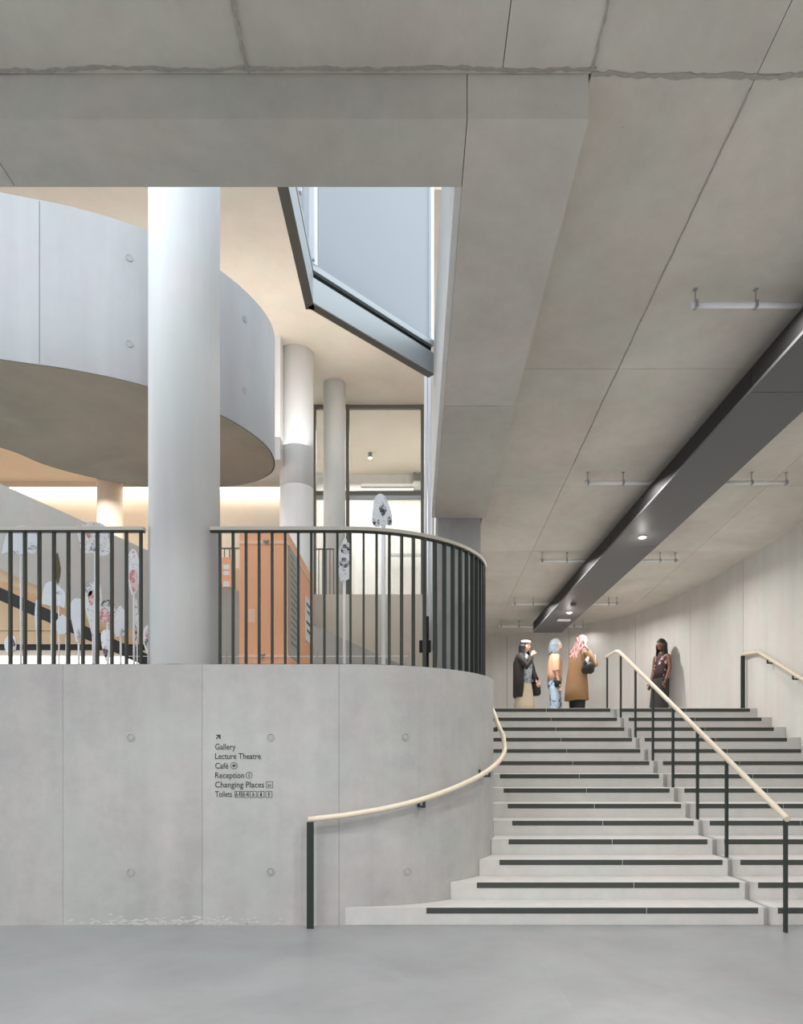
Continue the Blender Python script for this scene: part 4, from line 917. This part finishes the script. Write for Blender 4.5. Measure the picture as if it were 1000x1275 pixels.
# woman in dark jacket and beige skirt
A = (((.06, .22, 1.12), (.17, .16, .95)), ((.17, -.19, 1.17), (.19, -.07, 1.38)))
p1, hc, rot, L = person('person with long black hair, dark jacket and beige skirt, leftmost on the landing', 2.11, 12.75, math.radians(-38), 1.68, 'light', A, head_tilt=.12)
hair(p1, hc, rot, hm['black'], .34, wave=.008, seed=3)
obj('headband', MB().loft([(hc.x + .02, hc.y, hc.z + .055, .098, .088), (hc.x + .014, hc.y, hc.z + .085, .100, .090), (hc.x + .005, hc.y, hc.z + .105, .09, .08)], 18), cl['cap'], p1, smooth=True, local=True)
obj('top', MB().loft([(0, 0, .86, .125, .17), (.01, 0, 1.05, .125, .165), (.012, 0, 1.25, .125, .18), (0, 0, 1.40, .085, .13), (0, 0, 1.45, .055, .06)], 20), cl['silver'], p1, smooth=True, local=True)
mb = MB()
for sd in (1, -1):   # open jacket: two fronts and a back
    mb.loft([(-.04, sd * .15, .62, .11, .075), (-.03, sd * .155, .95, .115, .07), (-.03, sd * .15, 1.25, .115, .075), (-.02, sd * .11, 1.42, .085, .075), (-.02, sd * .07, 1.46, .06, .05)], 14)
mb.loft([(-.115, 0, .60, .035, .18), (-.11, 0, 1.0, .035, .18), (-.10, 0, 1.38, .035, .16)], 16)
obj('jacket', mb, cl['jacket'], p1, smooth=True, local=True)
sleeve(p1, (0, .17, 1.39), A[0][0], A[0][1], cl['jacket'], .07, .056, .95); sleeve(p1, (0, -.17, 1.39), A[1][0], A[1][1], cl['jacket'], .07, .056, .9)
mb = MB(); rings = []
for z, rx, ry in ((.26, .20, .225), (.5, .175, .20), (.75, .15, .185), (.95, .115, .16)): rings.append((0, 0, z, rx, ry))
mb.loft(rings, 28); mb.v = [(x * (1 + .05 * math.cos(14 * math.atan2(y, x)) * (z < .8)), y * (1 + .05 * math.cos(14 * math.atan2(y, x)) * (z < .8)), z) for x, y, z in mb.v]
obj('skirt', mb, cl['beige'], p1, smooth=True, local=True); shoes(p1, cl['boots'], top=.33)
bg = obj('shoulder_bag', MB().loft([(.10, .20, .66, .11, .05), (.10, .21, .70, .14, .07), (.10, .21, .86, .13, .065), (.10, .20, .93, .08, .04)], 16), cl['bag'], p1, smooth=True, local=True)
obj('strap', MB().tube([(.12, .21, .92), (.11, .20, 1.2), (.03, .15, 1.45), (-.08, .14, 1.3), (.04, .22, .92)], .012, 6), cl['bag'], bg, local=True)

# person in orange tee and washed jeans
A = (((.02, .21, 1.13), (.08, .20, .88)), ((.0, -.21, 1.12), (.06, -.20, .87)))
lg = ((.04, .05), (-.05, .0))
p2, hc, rot, L = person('person with blue-grey hair, orange tee and washed blue jeans facing right', 2.71, 12.9, math.radians(-6), 1.74, 'light', A, head_tilt=.05, legs=lg)
hair(p2, hc, rot, hm['blue'], .20, wave=.006, seed=5)
obj('tee', MB().loft([(0, 0, .93, .135, .175), (.005, 0, 1.08, .128, .168), (.012, 0, 1.27, .13, .182), (0, 0, 1.40, .09, .14), (0, 0, 1.455, .055, .062)], 20), cl['tee'], p2, smooth=True, local=True)
sleeve(p2, (0, .165, 1.39), A[0][0], A[0][1], cl['tee'], .072, .066, .10); sleeve(p2, (0, -.165, 1.39), A[1][0], A[1][1], cl['tee'], .072, .066, .10)
trousers(p2, cl['jeans'], lg, 1.25); shoes(p2, cl['white'], lg, .12)
obj('side_pouch', MB().loft([(.03, -.20, .80, .05, .03), (.03, -.20, .90, .06, .035), (.02, -.19, .96, .04, .02)], 12), cl['bag'], p2, smooth=True, local=True)

# person in tan coat with pink hair
A = (((.14, .22, 1.15), (.34, .10, 1.24)), ((.16, -.22, 1.14), (.36, -.10, 1.20)))
lg = ((.06, .04), (-.06, -.02))
p3, hc, rot, L = person('person with long pink hair, tan coat and black shoulder bag holding a phone', 3.06, 12.6, math.radians(32), 1.74, 'light', A, lean=.14, head_tilt=.38, legs=lg)
hair(p3, hc, rot, hm['pink'], .42, back=.12, wave=.032, seed=8)
obj('coat', MB().loft([(-.01, 0, .52, .19, .24), (-.005, 0, .75, .175, .225), (.0, 0, .95, .155, .205), (L(1.1), 0, 1.12, .148, .195), (L(1.28), 0, 1.28, .15, .205), (L(1.4), 0, 1.40, .105, .16), (L(1.45), 0, 1.47, .062, .07)], 22), cl['tan'], p3, smooth=True, local=True)
for sd, a in ((1, A[0]), (-1, A[1])): sleeve(p3, (L(1.39), sd * .175, 1.39), a[0], a[1], cl['tan'], .078, .06, .92)
trousers(p3, cl['trouser'], lg, 1.3, .95); shoes(p3, cl['boots'], lg, .12)
bg = obj('shoulder_bag', MB().loft([(.0, -.25, .98, .10, .035), (.0, -.26, 1.02, .15, .055), (.02, -.26, 1.12, .15, .055), (.05, -.25, 1.19, .08, .035)], 16), cl['bag'], p3, smooth=True, local=True)
obj('strap', MB().tube([(.12, -.25, 1.15), (.10, -.22, 1.36), (.07, -.12, 1.49), (-.05, -.14, 1.40), (-.08, -.23, 1.15)], .012, 6), cl['bag'], bg, local=True)
obj('white_ribbon', MB().loft([(-.06, -.30, 1.17, .02, .012), (-.06, -.30, 1.21, .045, .014), (-.03, -.30, 1.27, .02, .010)], 10), cl['white'], bg, local=True)
ph = MB().box(.415, .43, -.045, .045, 1.22, 1.37); o = obj('phone', ph, cl['white'], None, local=True, bevel=.004)
mw = Matrix.Translation((3.06, 12.6, flr(12.6))) @ Matrix.Rotation(math.radians(32), 4, 'Z') @ Matrix.Scale(1.74 / 1.7, 4); o.matrix_world = mw
tag(o, 'pale phone held up by the person in the tan coat', 'phone')

# woman leaning on the back wall
A = (((-.02, .21, 1.12), (.08, .19, .88)), ((-.03, -.21, 1.12), (.06, -.20, .87)))
lg = ((.10, .06), (.06, .03))
p4, hc, rot, L = person('person with long black hair in a dark printed sleeveless top leaning on the wall', 4.50, 12.30, math.radians(206), 1.58, 'brown', A, lean=-.06, head_tilt=.22, legs=lg)
hair(p4, hc, rot, hm['black'], .40, wave=.008, seed=11)
obj('top', MB().loft([(0, 0, .92, .13, .165), (L(1.08), 0, 1.08, .118, .155), (L(1.25), 0, 1.25, .122, .168), (L(1.38), 0, 1.37, .085, .125), (L(1.43), 0, 1.43, .06, .075)], 20), cl['top'], p4, smooth=True, local=True)
obj('skirt', MB().loft([(.06, 0, .12, .15, .19), (.05, 0, .4, .15, .19), (.02, 0, .7, .145, .185), (0, 0, .9, .135, .175), (0, 0, .98, .118, .155)], 22), cl['darkskirt'], p4, smooth=True, local=True); shoes(p4, cl['boots'], lg, .12)
